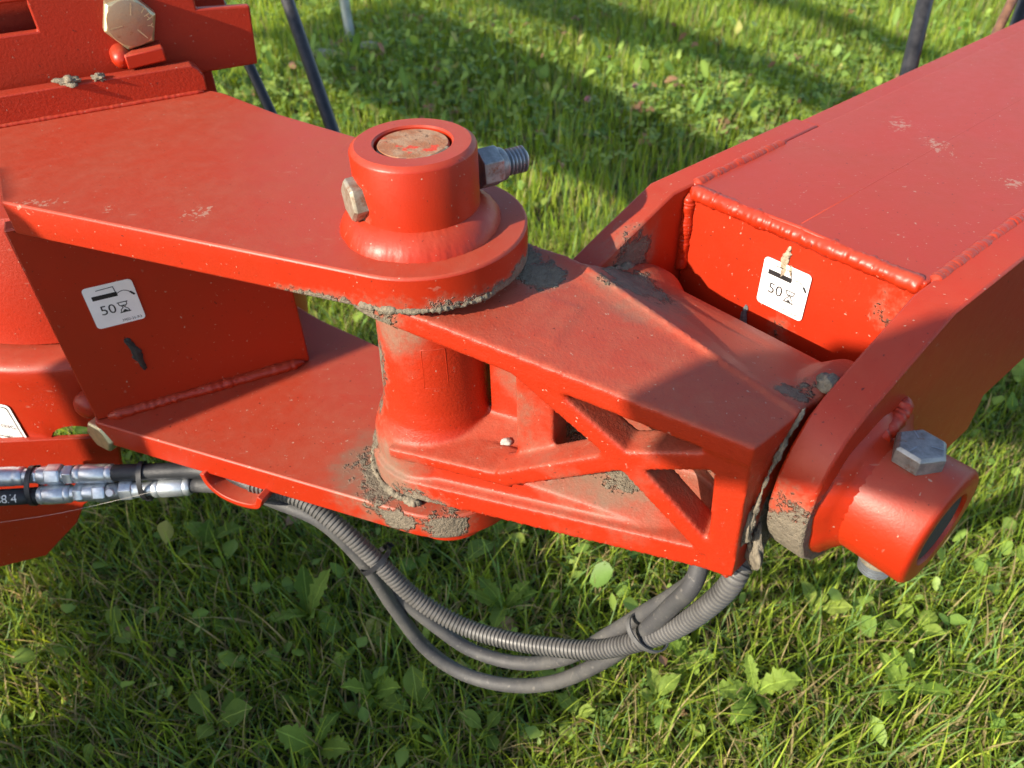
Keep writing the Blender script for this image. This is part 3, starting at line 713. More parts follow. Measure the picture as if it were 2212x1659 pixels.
# ================================================================ HYDRAULICS
def seg_hose(name, root, path, r, mat): bm = BM(); tube(bm, path, r, 16); return obj(name, bm, mat, root, smooth=True)
def cyl(nm, p, d, prof, mat, root, n=28, auto=35): bm = BM(); lathe(bm, p, d, prof, n); return obj(nm, bm, mat, root, smooth=True, auto=auto)
def ferrule(root, p, d, L, r):
    return cyl('ferrule', p, d, [(r * .86, 0), (r * .98, .002), (r * .98, L * .16), (r * .93, L * .18), (r, L * .22), (r, L * .8), (r * .94, L * .83), (r * .97, L * .86), (r * .97, L - .002), (r * .85, L)], M['zinc_new'], root, 14)
def nut(root, p, d, L, r, tw=0.): bm = BM(); lathe(bm, p, d, [(r * .9, 0), (r, .0015), (r, L - .0015), (r * .9, L)], 6, phase=tw); return obj('hex_nut', bm, M['zinc_new'], root, bevel=.0005)
u0, u1 = Vector((-.5105, .0345, -.395)), Vector((-.2731, .0335, -.392)); ud = (u1 - u0).normalized()
def UP(px): return u0 + ud * (px / 450. * (u1 - u0).length)
UL = (u1 - u0).length / 450.
hu = thing('hydraulic_line', tuple(UP(100)), 'upper bright hydraulic coupling line left of the bracket foot', 'hydraulic hose')
ferrule(hu, UP(-60), ud, 115 * UL, .0112)
cyl('stem', UP(55), ud, [(.0085, 0), (.0085, 45 * UL)], M['zinc_new'], hu)
nut(hu, UP(77), ud, 9 * UL, .0098, .2)
cyl('coupling_sleeve', UP(86), ud, [(.0095, 0), (.0105, .003), (.0105, 20 * UL)], M['zinc_new'], hu)
nut(hu, UP(104), ud, 34 * UL, .0128, .15)
cyl('stem', UP(138), ud, [(.0085, 0), (.0085, 8 * UL)], M['zinc_new'], hu)
nut(hu, UP(143), ud, 20 * UL, .0118, .5)
ferrule(hu, UP(164), ud, 84 * UL, .0112)
seg_hose('hose', hu, catmull([UP(244), UP(300), UP(370), UP(430), Vector((-.245, .022, -.388)), Vector((-.20, .0, -.398))], 6), .0098, M['rubber'])
l0, l1 = Vector((-.5102, .0184, -.412)), Vector((-.2776, .0285, -.411)); ld = (l1 - l0).normalized(); LL = (l1 - l0).length / 450.
def LP(px): return l0 + ld * (px * LL)
hl = thing('hydraulic_line', tuple(LP(100)), 'lower hydraulic coupling line with printed black hose at left edge', 'hydraulic hose')
hh = seg_hose('hose', hl, [LP(-120), LP(0), LP(88)], .0095, M['rubber'])
def HP(x, y, z): # wrap text on the hose front
    t = R(-36) + y / .0095; e1_ = Vector((0, -1, 0)); e2_ = Vector((0, 0, 1))
    rr = .0097
    return LP(0) + ld * x + (e1_ * math.cos(t + R(90) - R(28)) + e2_ * math.sin(t + R(90) - R(28))) * rr
text_on('hose_print', '88/4', .0125, .0005, -.0035, HP, M['print_white'], hh, width=.0235)
ferrule(hl, LP(86), ld, 70 * LL, .0112)
cyl('stem', LP(154), ld, [(.0085, 0), (.0085, 14 * LL)], M['zinc_new'], hl)
nut(hl, LP(164), ld, 21 * LL, .0112, .3)
cyl('coupling_sleeve', LP(184), ld, [(.0095, 0), (.0102, .003), (.0102, 24 * LL)], M['zinc_new'], hl)
nut(hl, LP(206), ld, 28 * LL, .0126, .15)
cyl('restrictor_body', LP(234), ld, [(.0088, 0), (.0098, .002), (.0098, 24 * LL), (.0088, 28 * LL)], M['zinc_old'], hl)
cyl('grub_screw', LP(247) + Vector((0, -.006, .004)), Vector((0, -.8, .6)), [(.0045, 0), (.0045, .0042), (.0038, .005)], M['white'], hl, 18)
nut(hl, LP(262), ld, 30 * LL, .0124, .6)
cyl('coupling_sleeve', LP(291), ld, [(.0102, 0), (.0096, 14 * LL)], M['zinc_new'], hl)
cyl('stem', LP(304), ld, [(.0085, 0), (.0085, 34 * LL)], M['zinc_new'], hl)
ferrule(hl, LP(332), ld, 82 * LL, .0112)
hA = [LP(410), LP(440), Vector((-.235, .015, -.405)), Vector((-.1927, .0013, -.4131)), Vector((-.139, -.022, -.4231)), Vector((-.0984, -.0395, -.476)), Vector((-.0739, -.0501, -.5423)), Vector((-.0412, -.0643, -.6099)), Vector((.0027, -.0832, -.6375)), Vector((.059, -.1076, -.6234)), Vector((.1117, -.1304, -.5776)), Vector((.1576, -.1502, -.504)), Vector((.1886, -.1636, -.4362)), Vector((.2113, -.1735, -.3721)), Vector((.2252, -.1795, -.3258)), Vector((.24, -.15, -.29)), Vector((.28, -.1, -.32)), Vector((.5, .05, -.34))]
seg_hose('hose_sleeve', hl, catmull(hA, 10), .0084, M['hose'])
off = Vector((.25, .9, -.3)).normalized()
hB = [Vector(p) for p in ((-.20, .0, -.398), (-.1744, .0064, -.4137), (-.144, -.0067, -.4342), (-.0977, -.0268, -.4955), (-.0638, -.0414, -.5416), (-.0273, -.0572, -.5739), (.0158, -.0759, -.5986), (.0706, -.0996, -.5885), (.1219, -.1217, -.5435), (.166, -.1408, -.4658), (.1928, -.1524, -.4142), (.217, -.1628, -.3684), (.2301, -.1685, -.3311), (.25, -.13, -.295), (.29, -.08, -.325), (.5, .07, -.345))]
seg_hose('hose_sleeve', hu, catmull(hB, 10), .0080, M['hose'])
# corrugated conduit
hC = [Vector((-.215, .004, -.384)), Vector((-.1608, -.0126, -.3930)), Vector((-.1168, -.034, -.4190)), Vector((-.0801, -.050, -.4600)), Vector((-.0421, -.067, -.5034)), Vector((.0094, -.089, -.5265)), Vector((.0613, -.1116, -.5210)), Vector((.1105, -.1329, -.5023)), Vector((.1519, -.1508, -.4793)), Vector((.1966, -.1701, -.429)), Vector((.2246, -.1822, -.3842)), Vector((.2478, -.190, -.3298)), Vector((.26, -.185, -.298)), Vector((.285, -.15, -.285)), Vector((.31, -.11, -.30)), Vector((.5, .03, -.33))]
cp = resample(catmull(hC, 14), .00095)
cu = thing('corrugated_conduit', tuple(hC[5]), 'grey corrugated cable conduit hanging in a loop under the casting', 'conduit')
bm = BM(); tube(bm, cp, lambda i, s: (.0101 if (i % 5) in (0, 1, 2) else .0086), 18); obj('conduit_tube', bm, M['conduit'], cu, smooth=True, auto=28)
def cable_tie(p, d, rx, ry, mat, label, upv, head=(1, 0)):
    """band round a bundle: ellipse rx (along side) ry (along upv)"""
    d = Vector(d).normalized(); u_ = Vector(upv); u_ = (u_ - d * u_.dot(d)).normalized(); s_ = d.cross(u_); p = Vector(p)
    t = thing('cable_tie', tuple(p), label, 'cable tie')
    bm = BM(); rings = []
    for i in range(48):
        a = 2 * math.pi * i / 48; rd = s_ * math.cos(a) * rx + u_ * math.sin(a) * ry; n_ = rd.normalized()
        rings.append([bm.verts.new(p + rd + d * x + n_ * y) for x, y in ((-.0028, 0), (.0028, 0), (.0028, .0015), (-.0028, .0015))])
    for i in range(48):
        for j in range(4): bm.faces.new((rings[i][j], rings[i][(j + 1) % 4], rings[(i + 1) % 48][(j + 1) % 4], rings[(i + 1) % 48][j]))
    obj('band', bm, mat, t, smooth=True, auto=40)
    hc = p + s_ * rx * head[0] + u_ * ry * head[1]; on = (s_ * head[0] + u_ * head[1]).normalized(); tn = d.cross(on)
    bm = BM(); hexa(bm, [hc + on * a + d * b + tn * c_ for a, b, c_ in ((0, -.004, -.0035), (0, .004, -.0035), (0, .004, .0035), (0, -.004, .0035), (.0055, -.004, -.0035), (.0055, .004, -.0035), (.0055, .004, .0035), (.0055, -.004, .0035))])
    obj('lock_head', bm, mat, t, bevel=.0008)
    bm = BM(); b0 = hc + on * .003; hexa(bm, [b0 + tn * a + d * b + on * c_ for a, b, c_ in ((.003, -.0024, 0), (.003, .0024, 0), (.003, .0024, .0013), (.003, -.0024, .0013), (.0105, -.0024, .001), (.0105, .0024, .001), (.0105, .0024, .0023), (.0105, -.0024, .0023))]); obj('cut_tail', bm, mat, t)
    return t
mid = lambda a, b: (a + b) / 2
vd = (UP(70) - LP(72))
cable_tie(mid(UP(72), LP(74)), ud, .0125, .0215, M['tie'], 'black cable tie round both couplings near the left edge', vd, (-.85, .5))
vd2 = (UP(312) - LP(312))
cable_tie(mid(UP(312), LP(312)), ud, .0125, .0215, M['tie'], 'black cable tie round the couplings next to the bracket foot', vd2, (-.3, -.95))
cable_tie(Vector((-.085, -.043, -.464)), Vector((.0367, -.0158, -.0418)), .017, .020, M['tie'], 'dark cable tie on the left part of the hanging hose loop', Vector((.5, .2, .8)), (-.75, .65))
cable_tie(Vector((.196, -.165, -.427)), Vector((.028, -.0121, .045)), .0165, .0225, M['tie_grey'], 'dusty grey cable tie on the right part of the hanging hose loop', Vector((-.8, .2, .6)), (-.55, -.85))

# ================================================================ SMALL THINGS ON THE MACHINE
lump('soil_clod', FL(-.135, .004, -.0365), .0085, M['mud'], None, (1.5, .8, .55), 3, .7, loc=FL(-.135, .004, -.0385), sub=4)
tag(bpy.data.objects['soil_clod'], 'larger grey soil clod lying on the flange edge', 'soil clod')
o = lump('soil_clod', FL(-.104, .003, -.0365), .006, M['mud'], None, (1.2, .8, .6), 4, .7, loc=FL(-.104, .003, -.0385), sub=4)
tag(o, 'smaller grey soil clod on the flange edge, nearer the corner', 'soil clod')
o = lump('pebble', K(.030, .045, -.262), .0058, M['stone'], None, (1, .8, .6), 6, .25, loc=K(.03, .045, -.268))
tag(o, 'small pale pebble lying on the casting floor by the barrel', 'pebble')
M['thread_web'] = simple('spider_silk', (.75, .70, .62), .4)
def strand(pts, label):
    bm = BM(); tube(bm, catmull(pts, 6), .00013, 5); o = obj('spider_thread', bm, M['thread_web'], None, loc=pts[0]); tag(o, label, 'spider thread')
strand([WT(.11, -.112, .03), WT(.16, -.145, .035), WT(.235, -.15, .03)], 'bright spider thread under the upper plate edge')
strand([LP(-10) + Vector((0, -.02, -.02)), LP(150) + Vector((0, -.025, -.004)), LP(400) + Vector((0, -.03, .03))], 'long spider thread slanting across the hydraulic couplings')

# ================================================================ TINE RODS, POST, STONES
def rod(name, p0, p1, r0, r1, mat, label, ext=1., tail=.10):
    p0, p1 = Vector(p0), Vector(p1); d = (p1 - p0).normalized()
    e = p1 + d * tail
    t = p0 - d * ext
    bm = BM(); path = [t.lerp(e, i / 24) for i in range(25)]
    tube(bm, path, lambda i, s: lerp(r0, r1, i / 24), 16)
    o = obj(name, bm, mat, None, smooth=True, loc=e); tag(o, label, 'tine'); return o
rod('tine_rod', (-.292, .825, -.05), (-.195, .592, -.22), .0108, .0100, M['tine'], 'thick black tine rod rising behind the bracket plate', .5)
rod('tine_rod', (-.352, .719, -.11), (-.288, .612, -.205), .0082, .0080, M['tine'], 'short black tine rod emerging below the frame beam', .05)
rod('tine_rod', (.744, .753, -.06), (.680, .602, -.208), .0122, .0120, M['tine'], 'black tine rod standing behind the box arm', .6)
rod('tine_rod', (.957, .857, -.09), (.868, .741, -.199), .0085, .0075, M['tine_brown'], 'worn brown tine rod at the top right corner', .6)
rod('tine_rod', (1.004, .905, -.11), (.943, .801, -.205), .0135, .0135, M['tine'], 'black tine rod at the right edge beside the brown one', .6)
bm = BM(); lathe(bm, (-.633, 3.25, GZ - .1), Vector((-.02, 0, 1)), [(.022, 0), (.022, 1.5), (.020, 1.502)], 20)
o = obj('stake', bm, M['galv'], None, smooth=True, auto=40, loc=(-.633, 3.25, GZ)); tag(o, 'pale galvanised pipe stake standing in the grass behind', 'stake')
for i, (x, y, lb) in enumerate(((-.72, 3.04, 'pale stone in the grass left of the stake'), (-.535, 3.14, 'pale stone in the grass right of the stake'))):
    o = lump('stone', (x, y, GZ + .03), .045, M['stone'], None, (1.3, .8, .5), 30 + i, .3, loc=(x, y, GZ)); tag(o, lb, 'stone')

# ================================================================ ADDED SHADE CASTERS, OUT OF VIEW AT LEFT (made-up shapes)
def LC(l, c_, z): return DH * l + EH * c_ + Vector((0, 0, z))
def lbox(bm, l0, l1, c0, c1, z0, z1): hexa(bm, [LC(l0, c0, z0), LC(l1, c0, z0), LC(l1, c1, z0), LC(l0, c1, z0), LC(l0, c0, z1), LC(l1, c0, z1), LC(l1, c1, z1), LC(l0, c1, z1)])
ff = thing('shade_frame', tuple(LC(-1.3, 1.6, GZ)), 'red unseen frame added at left to cast shade', 'frame')  # invented frame, there to shade the bracket and the grass behind
bm = BM(); prism(bm, [(.95, -.46), (.215, -.46), (.215, .36), (.222, .395), (.24, .418), (.262, .428), (.335, .43), (.335, -.06), (.95, -.06)], -1.32, -1.29, fr=lambda x, y, z: LC(z, x, y)); obj('shade_plate', bm, M['red'], ff, bevel=.003)  # outline cut to give the shade edge on web and lower plate
bm = BM(); prism(bm, [(.58, .37), (1.5, .34), (1.75, .28), (2.6, .23), (3.4, .25), (3.4, .58), (2.2, .60), (1.4, .565), (.58, .565)], -1.28, -1.16, fr=lambda x, y, z: LC(z, x, y)); obj('shade_beam', bm, M['red'], ff, bevel=.005)  # added beam, shaped to throw the broad shadow band behind
bm = BM(); prism(bm, [(1.05, .83), (1.5, .87), (2.0, .86), (2.05, .80), (3.4, .78), (3.4, .95), (2.3, .985), (1.7, .965), (1.05, .94)], -1.24, -1.18, fr=lambda x, y, z: LC(z, x, y)); obj('shade_rail', bm, M['red'], ff, bevel=.005)  # added bar for the second shadow band
bm = BM(); prism(bm, [(1.2, 1.19), (2.0, 1.27), (3.4, 1.25), (3.4, 1.35), (2.0, 1.34), (1.2, 1.26)], -1.24, -1.18, fr=lambda x, y, z: LC(z, x, y)); obj('shade_rail', bm, M['red'], ff, bevel=.005)  # added bar for the third shadow band
bm = BM(); lbox(bm, -1.26, -1.16, 3.3, 3.4, GZ, 1.5); obj('upright', bm, M['red'], ff, bevel=.005)  # stand for the added shade bars
bm = BM(); lbox(bm, -1.26, -1.16, 2.75, 2.85, GZ, 1.5); obj('upright', bm, M['red'], ff, bevel=.005)
bm = BM(); lbox(bm, -1.29, -1.19, .85, .95, -.9, .38); 
bm.free()
fa = thing('shade_arm', tuple(LC(-1.3, -1.6, GZ)), 'red unseen bar on a post, added at left to cast shade', 'arm')  # invented bar, there to shade the casting's right end and the hub top
bm = BM(); prism(bm, [(-2.0, .572), (-.41, .572), (-.34, .545), (-.27, .505), (-.235, .51), (-.218, .545), (-.235, .575), (-.285, .598), (-.315, .65), (-.34, .668), (-2.0, .672)], -1.36, -1.26, fr=lambda x, y, z: LC(z, x, y)); obj('shade_bar', bm, M['red'], fa, bevel=.004)  # end shaped to the wanted shadow edge
bm = BM(); lbox(bm, -1.36, -1.26, -2.0, -1.9, GZ, .571); obj('upright', bm, M['red'], fa, bevel=.004)  # stand for the added shade bar
wh = thing('shade_wheel', tuple(LC(-1.3, .12, GZ)), 'black tyred unseen wheel added at left to cast shade', 'wheel')  # invented wheel, there to darken the grass under the machine
wc = LC(-1.3, .115, GZ + .38)
bm = BM(); lathe(bm, wc - EH * .23, EH, [(.22, 0), (.34, .02), (.38, .07), (.38, .39), (.34, .44), (.22, .46)], 48); obj('shade_tyre', bm, M['shade_tyre'], wh, smooth=True)
bm = BM(); lathe(bm, wc - EH * .15, EH, [(.21, 0), (.2, .03), (.06, .06), (.06, .24), (.2, .27), (.21, .30)], 32); obj('shade_rim', bm, M['zinc_old'], wh, smooth=True)

# ================================================================ GRASS
rng = np.random.default_rng(11)
camp = np.array((0.0718, -0.5853, 0.2463)); RT, UPV, FW = np.array(rt), np.array(up), np.array(fwd)
def ground_hv(x, y): return np.array([ground_h(a, b) for a, b in zip(x, y)])
def visible_mask(x, y, z, margin=1.12):
    P = np.stack([x, y, z], -1) - camp; d = P @ FW
    u_ = (P @ RT) / d * 1693.13 / 1106; v_ = (P @ UPV) / d * 1693.13 / 829.5
    return (d > .05) & (np.abs(u_) < margin + .25 / d) & (np.abs(v_) < margin + .3 / d)
def scatter(n_, x0, x1, y0, y1):
    x = rng.uniform(x0, x1, n_); y = rng.uniform(y0, y1, n_); mk = visible_mask(x, y, np.full(n_, GZ + .03), 1.25)
    return x[mk], y[mk]
def build_mesh(name, verts, faces_n, loops, cols, mats, kind='stuff'):
    me = bpy.data.meshes.new(name)
    nf = len(faces_n); me.vertices.add(len(verts)); me.vertices.foreach_set('co', np.ascontiguousarray(verts, np.float32).ravel())
    me.loops.add(len(loops)); me.loops.foreach_set('vertex_index', loops.astype(np.int32))
    me.polygons.add(nf); st_ = np.concatenate([[0], np.cumsum(faces_n)[:-1]]).astype(np.int32)
    me.polygons.foreach_set('loop_start', st_); me.polygons.foreach_set('loop_total', faces_n.astype(np.int32))
    at = me.attributes.new('tint', 'FLOAT_COLOR', 'POINT'); at.data.foreach_set('color', np.ascontiguousarray(cols, np.float32).ravel())
    me.update(); me.validate()
    me.polygons.foreach_set('use_smooth', np.ones(nf, bool))
    me.materials.append(mats); o = bpy.data.objects.new(name, me); C.objects.link(o); o['kind'] = kind
    return o
def leaf_mat(name, rough=.5, trans=.45):
    k = NT(name); at = k.n('ShaderNodeAttribute', attribute_name='tint'); col = at.outputs['Color']
    k.set(Base_Color=col, Roughness=rough, Specular_IOR_Level=.22)
    tr = k.n('ShaderNodeBsdfTranslucent'); hs = k.n('ShaderNodeHueSaturation'); hs.inputs['Value'].default_value = 1.5; hs.inputs['Hue'].default_value = .475; hs.inputs['Saturation'].default_value = 1.1
    k.put(hs.inputs['Color'], col); k.put(tr.inputs['Color'], hs.outputs[0])
    mx = k.n('ShaderNodeMixShader'); mx.inputs[0].default_value = trans
    k.put(mx.inputs[1], k.b.outputs[0]); k.put(mx.inputs[2], tr.outputs[0]); k.put(k.out.inputs[0], mx.outputs[0])
    return k.mat
M['grass'] = leaf_mat('grass_blade'); M['leaf'] = leaf_mat('broad_leaf', .45, .35)
def grass(name, x, y, hmin, hmax, wmin, wmax, label, lean=(.25, 1.1), dry=.10, segs=4):
    n_ = len(x); z = ground_hv(x, y) - .004
    hgt = hmin + (hmax - hmin) * rng.beta(1.6, 2.6, n_); wd = rng.uniform(wmin, wmax, n_)
    az = rng.uniform(0, 2 * np.pi, n_); le = rng.uniform(*lean, n_); cv = rng.uniform(.2, 1.5, n_)
    d = np.stack([np.cos(az), np.sin(az), 0 * az], -1); sd_ = np.stack([-np.sin(az), np.cos(az), 0 * az], -1)
    base = np.stack([x, y, z], -1); V_ = []; 
    p = base.copy(); ang = le * .35
    rows = []
    for i in range(segs + 1):
        t = i / segs; wv = wd * (1 - t ** 1.8) * (.75 + .5 * np.sin(np.pi * min(1, t + .25)))
        if i < segs: rows.append(p - sd_ * wv[:, None] / 2); rows.append(p + sd_ * wv[:, None] / 2)
        else: rows.append(p.copy())
        a_ = np.clip(ang + cv * t * le, 0, 2.0)
        p = p + (d * np.sin(a_)[:, None] + np.array([0, 0, 1.])[None] * np.cos(a_)[:, None]) * (hgt / segs)[:, None]
    nv = 2 * segs + 1; V_ = np.stack(rows, 1).reshape(-1, 3)
    b = (np.arange(n_) * nv)[:, None]
    lo = []; fn = []
    for i in range(segs - 1): lo.append(np.array([2 * i, 2 * i + 1, 2 * i + 3, 2 * i + 2])); fn.append(4)
    lo.append(np.array([2 * segs - 2, 2 * segs - 1, 2 * segs])); fn.append(3)
    lo = (b + np.concatenate(lo)[None]).ravel(); fn = np.tile(np.array(fn), n_)
    t_ = rng.uniform(0, 1, n_)[:, None]; pn = np.array([mnoise.noise(Vector((a * 2.2, c_ * 2.2, 4))) for a, c_ in zip(x, y)])[:, None]
    g1, g2, g3 = np.array([.15, .26, .03]), np.array([.37, .45, .06]), np.array([.17, .29, .085])
    col = g1 * (1 - t_) + g2 * t_; col = np.where(rng.uniform(0, 1, (n_, 1)) < .25, g3, col); col = col * (1 + .35 * pn) * rng.uniform(.75, 1.25, (n_, 1))
    col = np.where(rng.uniform(0, 1, (n_, 1)) < dry, np.array([.46, .37, .18]) * rng.uniform(.6, 1.2, (n_, 1)), col)
    cols = np.concatenate([np.repeat(col, nv, 0), np.ones((n_ * nv, 1))], 1)
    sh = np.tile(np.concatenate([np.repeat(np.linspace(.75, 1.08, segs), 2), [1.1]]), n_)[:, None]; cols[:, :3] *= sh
    return tag(build_mesh(name, V_, fn, lo, cols, M['grass']), label, 'grass')
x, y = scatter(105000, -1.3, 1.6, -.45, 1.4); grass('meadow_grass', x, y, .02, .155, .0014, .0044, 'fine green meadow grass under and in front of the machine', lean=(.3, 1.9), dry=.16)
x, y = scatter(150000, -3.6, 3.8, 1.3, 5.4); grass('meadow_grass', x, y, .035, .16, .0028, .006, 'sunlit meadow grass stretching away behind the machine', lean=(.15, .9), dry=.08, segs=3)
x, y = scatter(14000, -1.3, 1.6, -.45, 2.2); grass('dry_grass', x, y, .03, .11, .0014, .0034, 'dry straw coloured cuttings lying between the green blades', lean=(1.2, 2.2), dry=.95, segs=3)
# clover and small round leaves, too many to count
def clover(name, x, y, r0, r1, label, hmin, hmax):
    n_ = len(x); z = ground_hv(x, y) + rng.uniform(hmin, hmax, n_); V_ = []; cols = []; K_ = 3
    az = rng.uniform(0, 2 * np.pi, n_); rr = rng.uniform(r0, r1, n_); tl = rng.normal(0, .35, (n_, 2))
    t_ = rng.uniform(0, 1, (n_, 1)); col = np.array([.10, .20, .04]) * (1 - t_) + np.array([.30, .40, .10]) * t_
    col = np.where(rng.uniform(0, 1, (n_, 1)) < .05, np.array([.30, .17, .09]), col)
    prof_ = [(0, 0), (.45, -.33), (.85, -.38), (1.05, 0), (.85, .38), (.45, .33)]
    for q in range(K_):
        a = az + q * 2 * np.pi / 3
        for px, py in prof_:
            lx = px * rr; ly = py * rr; X = np.cos(a) * lx - np.sin(a) * ly; Y = np.sin(a) * lx + np.cos(a) * ly
            Z_ = tl[:, 0] * X + tl[:, 1] * Y + .25 * abs(py) * rr - .15 * px * px * rr
            V_.append(np.stack([x + X, y + Y, z + Z_], -1))
    nv = K_ * 6; V_ = np.stack(V_, 1).reshape(-1, 3); b = (np.arange(n_) * nv)[:, None]
    lo = (b + np.concatenate([[q * 6, q * 6 + 1, q * 6 + 2, q * 6 + 3, q * 6, q * 6 + 3, q * 6 + 4, q * 6 + 5] for q in range(K_)])[None]).ravel()
    fn = np.tile(np.array([4, 4] * K_), n_); cols = np.concatenate([np.repeat(col, nv, 0), np.ones((n_ * nv, 1))], 1)
    return tag(build_mesh(name, V_, fn, lo, cols, M['leaf']), label, 'clover')
x, y = scatter(30000, -3.6, 3.8, 1.2, 5.2); dn = np.array([mnoise.noise(Vector((a * 1.1, b * 1.1, 7))) for a, b in zip(x, y)]); mk = (dn + rng.uniform(-.3, .3, len(x))) > .05
clover('clover', x[mk], y[mk], .010, .026, 'pale clover leaves scattered through the grass behind', .03, .09)
x, y = scatter(5000, -1.2, 1.5, -.4, 1.2); dn = np.array([mnoise.noise(Vector((a * 2.5, b * 2.5, 17))) for a, b in zip(x, y)]); mk = (dn + rng.uniform(-.3, .3, len(x))) > .18
clover('clover', x[mk], y[mk], .005, .010, 'small clover leaves low among the nearer grass', .01, .06)

def ground_leaves(name, x, y, r0, r1, label, hmin, hmax, tilt=.5):
    n_ = len(x); z = ground_hv(x, y) + rng.uniform(hmin, hmax, n_)
    az = rng.uniform(0, 2 * np.pi, n_); rr = rng.uniform(r0, r1, n_) * rng.uniform(.6, 1.2, n_); tl = rng.normal(0, tilt, (n_, 2)); asp = rng.uniform(.22, .5, n_); cv = rng.uniform(-.5, .9, n_)
    t_ = rng.uniform(0, 1, (n_, 1)); col = np.array([.12, .22, .045]) * (1 - t_) + np.array([.28, .39, .08]) * t_
    u = rng.uniform(0, 1, (n_, 1)); col = np.where(u < .025, np.array([.30, .17, .10]), col); col = np.where(u > .95, np.array([.36, .36, .11]), col)
    rows = []
    for px, w_ in ((0., .05), (.12, .42), (.3, .86), (.5, 1.), (.7, .84), (.87, .5), (1., .06)):
        for sd_ in (-1, 0, 1):
            lx = px * rr; ly = sd_ * w_ * asp * rr * (1 + .12 * np.sin(px * 9 + az * 5)); X = np.cos(az) * lx - np.sin(az) * ly; Y = np.sin(az) * lx + np.cos(az) * ly
            rows.append(np.stack([x + X, y + Y, z + tl[:, 0] * X + tl[:, 1] * Y + .3 * np.abs(ly) - cv * px * px * rr * .5], -1))
    nv = 21; V_ = np.stack(rows, 1).reshape(-1, 3); b = (np.arange(n_) * nv)[:, None]
    q = np.concatenate([[3 * i + j, 3 * i + j + 1, 3 * i + j + 4, 3 * i + j + 3] for i in range(6) for j in range(2)])
    cols = np.repeat(col, nv, 0).reshape(n_, nv, 3); cols[:, 1::3] *= 1.25
    cols = np.concatenate([cols.reshape(-1, 3), np.ones((n_ * nv, 1))], 1)
    return tag(build_mesh(name, V_, np.full(n_ * 12, 4), (b + q[None]).ravel(), cols, M['leaf']), label, 'weeds')
x, y = scatter(5200, -1.2, 1.5, -.45, 1.3); dn = np.array([mnoise.noise(Vector((a * 3.1, b * 3.1, 27))) for a, b in zip(x, y)]); mk = (dn + rng.uniform(-.45, .45, len(x))) > .0
ground_leaves('weed_leaves', x[mk], y[mk], .013, .034, 'small broad weed leaves tangled in the nearer grass', .008, .062, .65)
x, y = scatter(21000, -3.6, 3.8, 1.2, 5.2); dn = np.array([mnoise.noise(Vector((a * 1.3, b * 1.3, 37))) for a, b in zip(x, y)]); mk = (dn + rng.uniform(-.4, .4, len(x))) > .05
ground_leaves('weed_leaves', x[mk], y[mk], .018, .044, 'broad weed leaves tangled in the sunny grass behind', .02, .10, .8)
# broad-leaved weeds: each plant a thing, each leaf a part
def leaf_mesh(kind, seed):
    rnd = random.Random(seed); bm = BM(); n_ = 14; rows = []
    for i in range(n_ + 1):
        t = i / n_
        if kind == 'toothed':
            w_ = (.05 + .17 * math.sin(math.pi * min(1, t * .92 + .05)) ** .8 * (.55 + .6 * t)) * (1 + .26 * math.sin(i * 2.6 + seed)) * (1 - t ** 6)
        else:
            w_ = (.03 if t < .22 else .03 + .21 * math.sin(math.pi * (t - .22) / .8) ** .75) * (1 - t ** 8)
        rows.append((t, max(w_, .003)))
    bend = rnd.uniform(.25, 1.0); tw = rnd.uniform(-.5, .5); V_ = []; px = pz = 0
    for t, w_ in rows:
        a = R(62) - bend * t * 1.6
        px += math.cos(a) / n_; pz += math.sin(a) / n_
        row = []
        for s_ in (-1, -.5, 0, .5, 1):
            yy = s_ * w_; zz = .35 * abs(yy) + .02 * math.sin(t * 17 + s_ * 3 + seed) + tw * yy * t
            row.append(bm.verts.new((px, yy, pz + zz)))
        V_.append(row)
    for a, b in zip(V_, V_[1:]):
        for j in range(4): bm.faces.new((a[j], a[j + 1], b[j + 1], b[j]))
    me = bpy.data.meshes.new('leaf'); 
    for f in bm.faces: f.smooth = True
    bm.to_mesh(me); bm.free(); return me
def weed_mat(name, c1, c2):
    k = NT(name); oi = k.n('ShaderNodeObjectInfo'); ob = k.n('ShaderNodeTexCoord').outputs['Object']
    col = k.mix(oi.outputs['Random'], c1, c2)
    yv = k.m('ABSOLUTE', k.sep(ob)[1]); col = k.mix(k.ramp(yv, .004, .014), tuple(min(1, v * 1.7) for v in c2), col)
    nn = k.noise(90, 5, .65); col = k.mix(k.m('MULTIPLY', k.ramp(nn, .62, .72), .6), col, (.20, .15, .05))
    k.set(Base_Color=col, Roughness=.62, Specular_IOR_Level=.2, Normal=k.bump(k.noise(140, 4, .6), .5, .004))
    tr = k.n('ShaderNodeBsdfTranslucent'); k.put(tr.inputs['Color'], k.mix(.5, col, (.22, .32, .03)))
    mx = k.n('ShaderNodeMixShader'); mx.inputs[0].default_value = .35; k.put(mx.inputs[1], k.b.outputs[0]); k.put(mx.inputs[2], tr.outputs[0]); k.put(k.out.inputs[0], mx.outputs[0])
    return k.mat
M['weed'] = weed_mat('dandelion_leaf', (.11, .20, .03), (.23, .33, .055)); M['weed2'] = weed_mat('plantain_leaf', (.13, .22, .035), (.28, .36, .07))
M['weed_dry'] = simple('withered_leaf', (.36, .19, .11), .7, var=.35, nscale=70)
LM = {}
for kd, mt in (('toothed', 'weed'), ('oval', 'weed2')):
    LM[kd] = []
    for sidx in range(4):
        me = leaf_mesh(kd, sidx + (10 if kd == 'oval' else 0)); me.materials.append(M[mt]); LM[kd].append(me)
dryme = leaf_mesh('oval', 33); dryme.materials.append(M['weed_dry'])
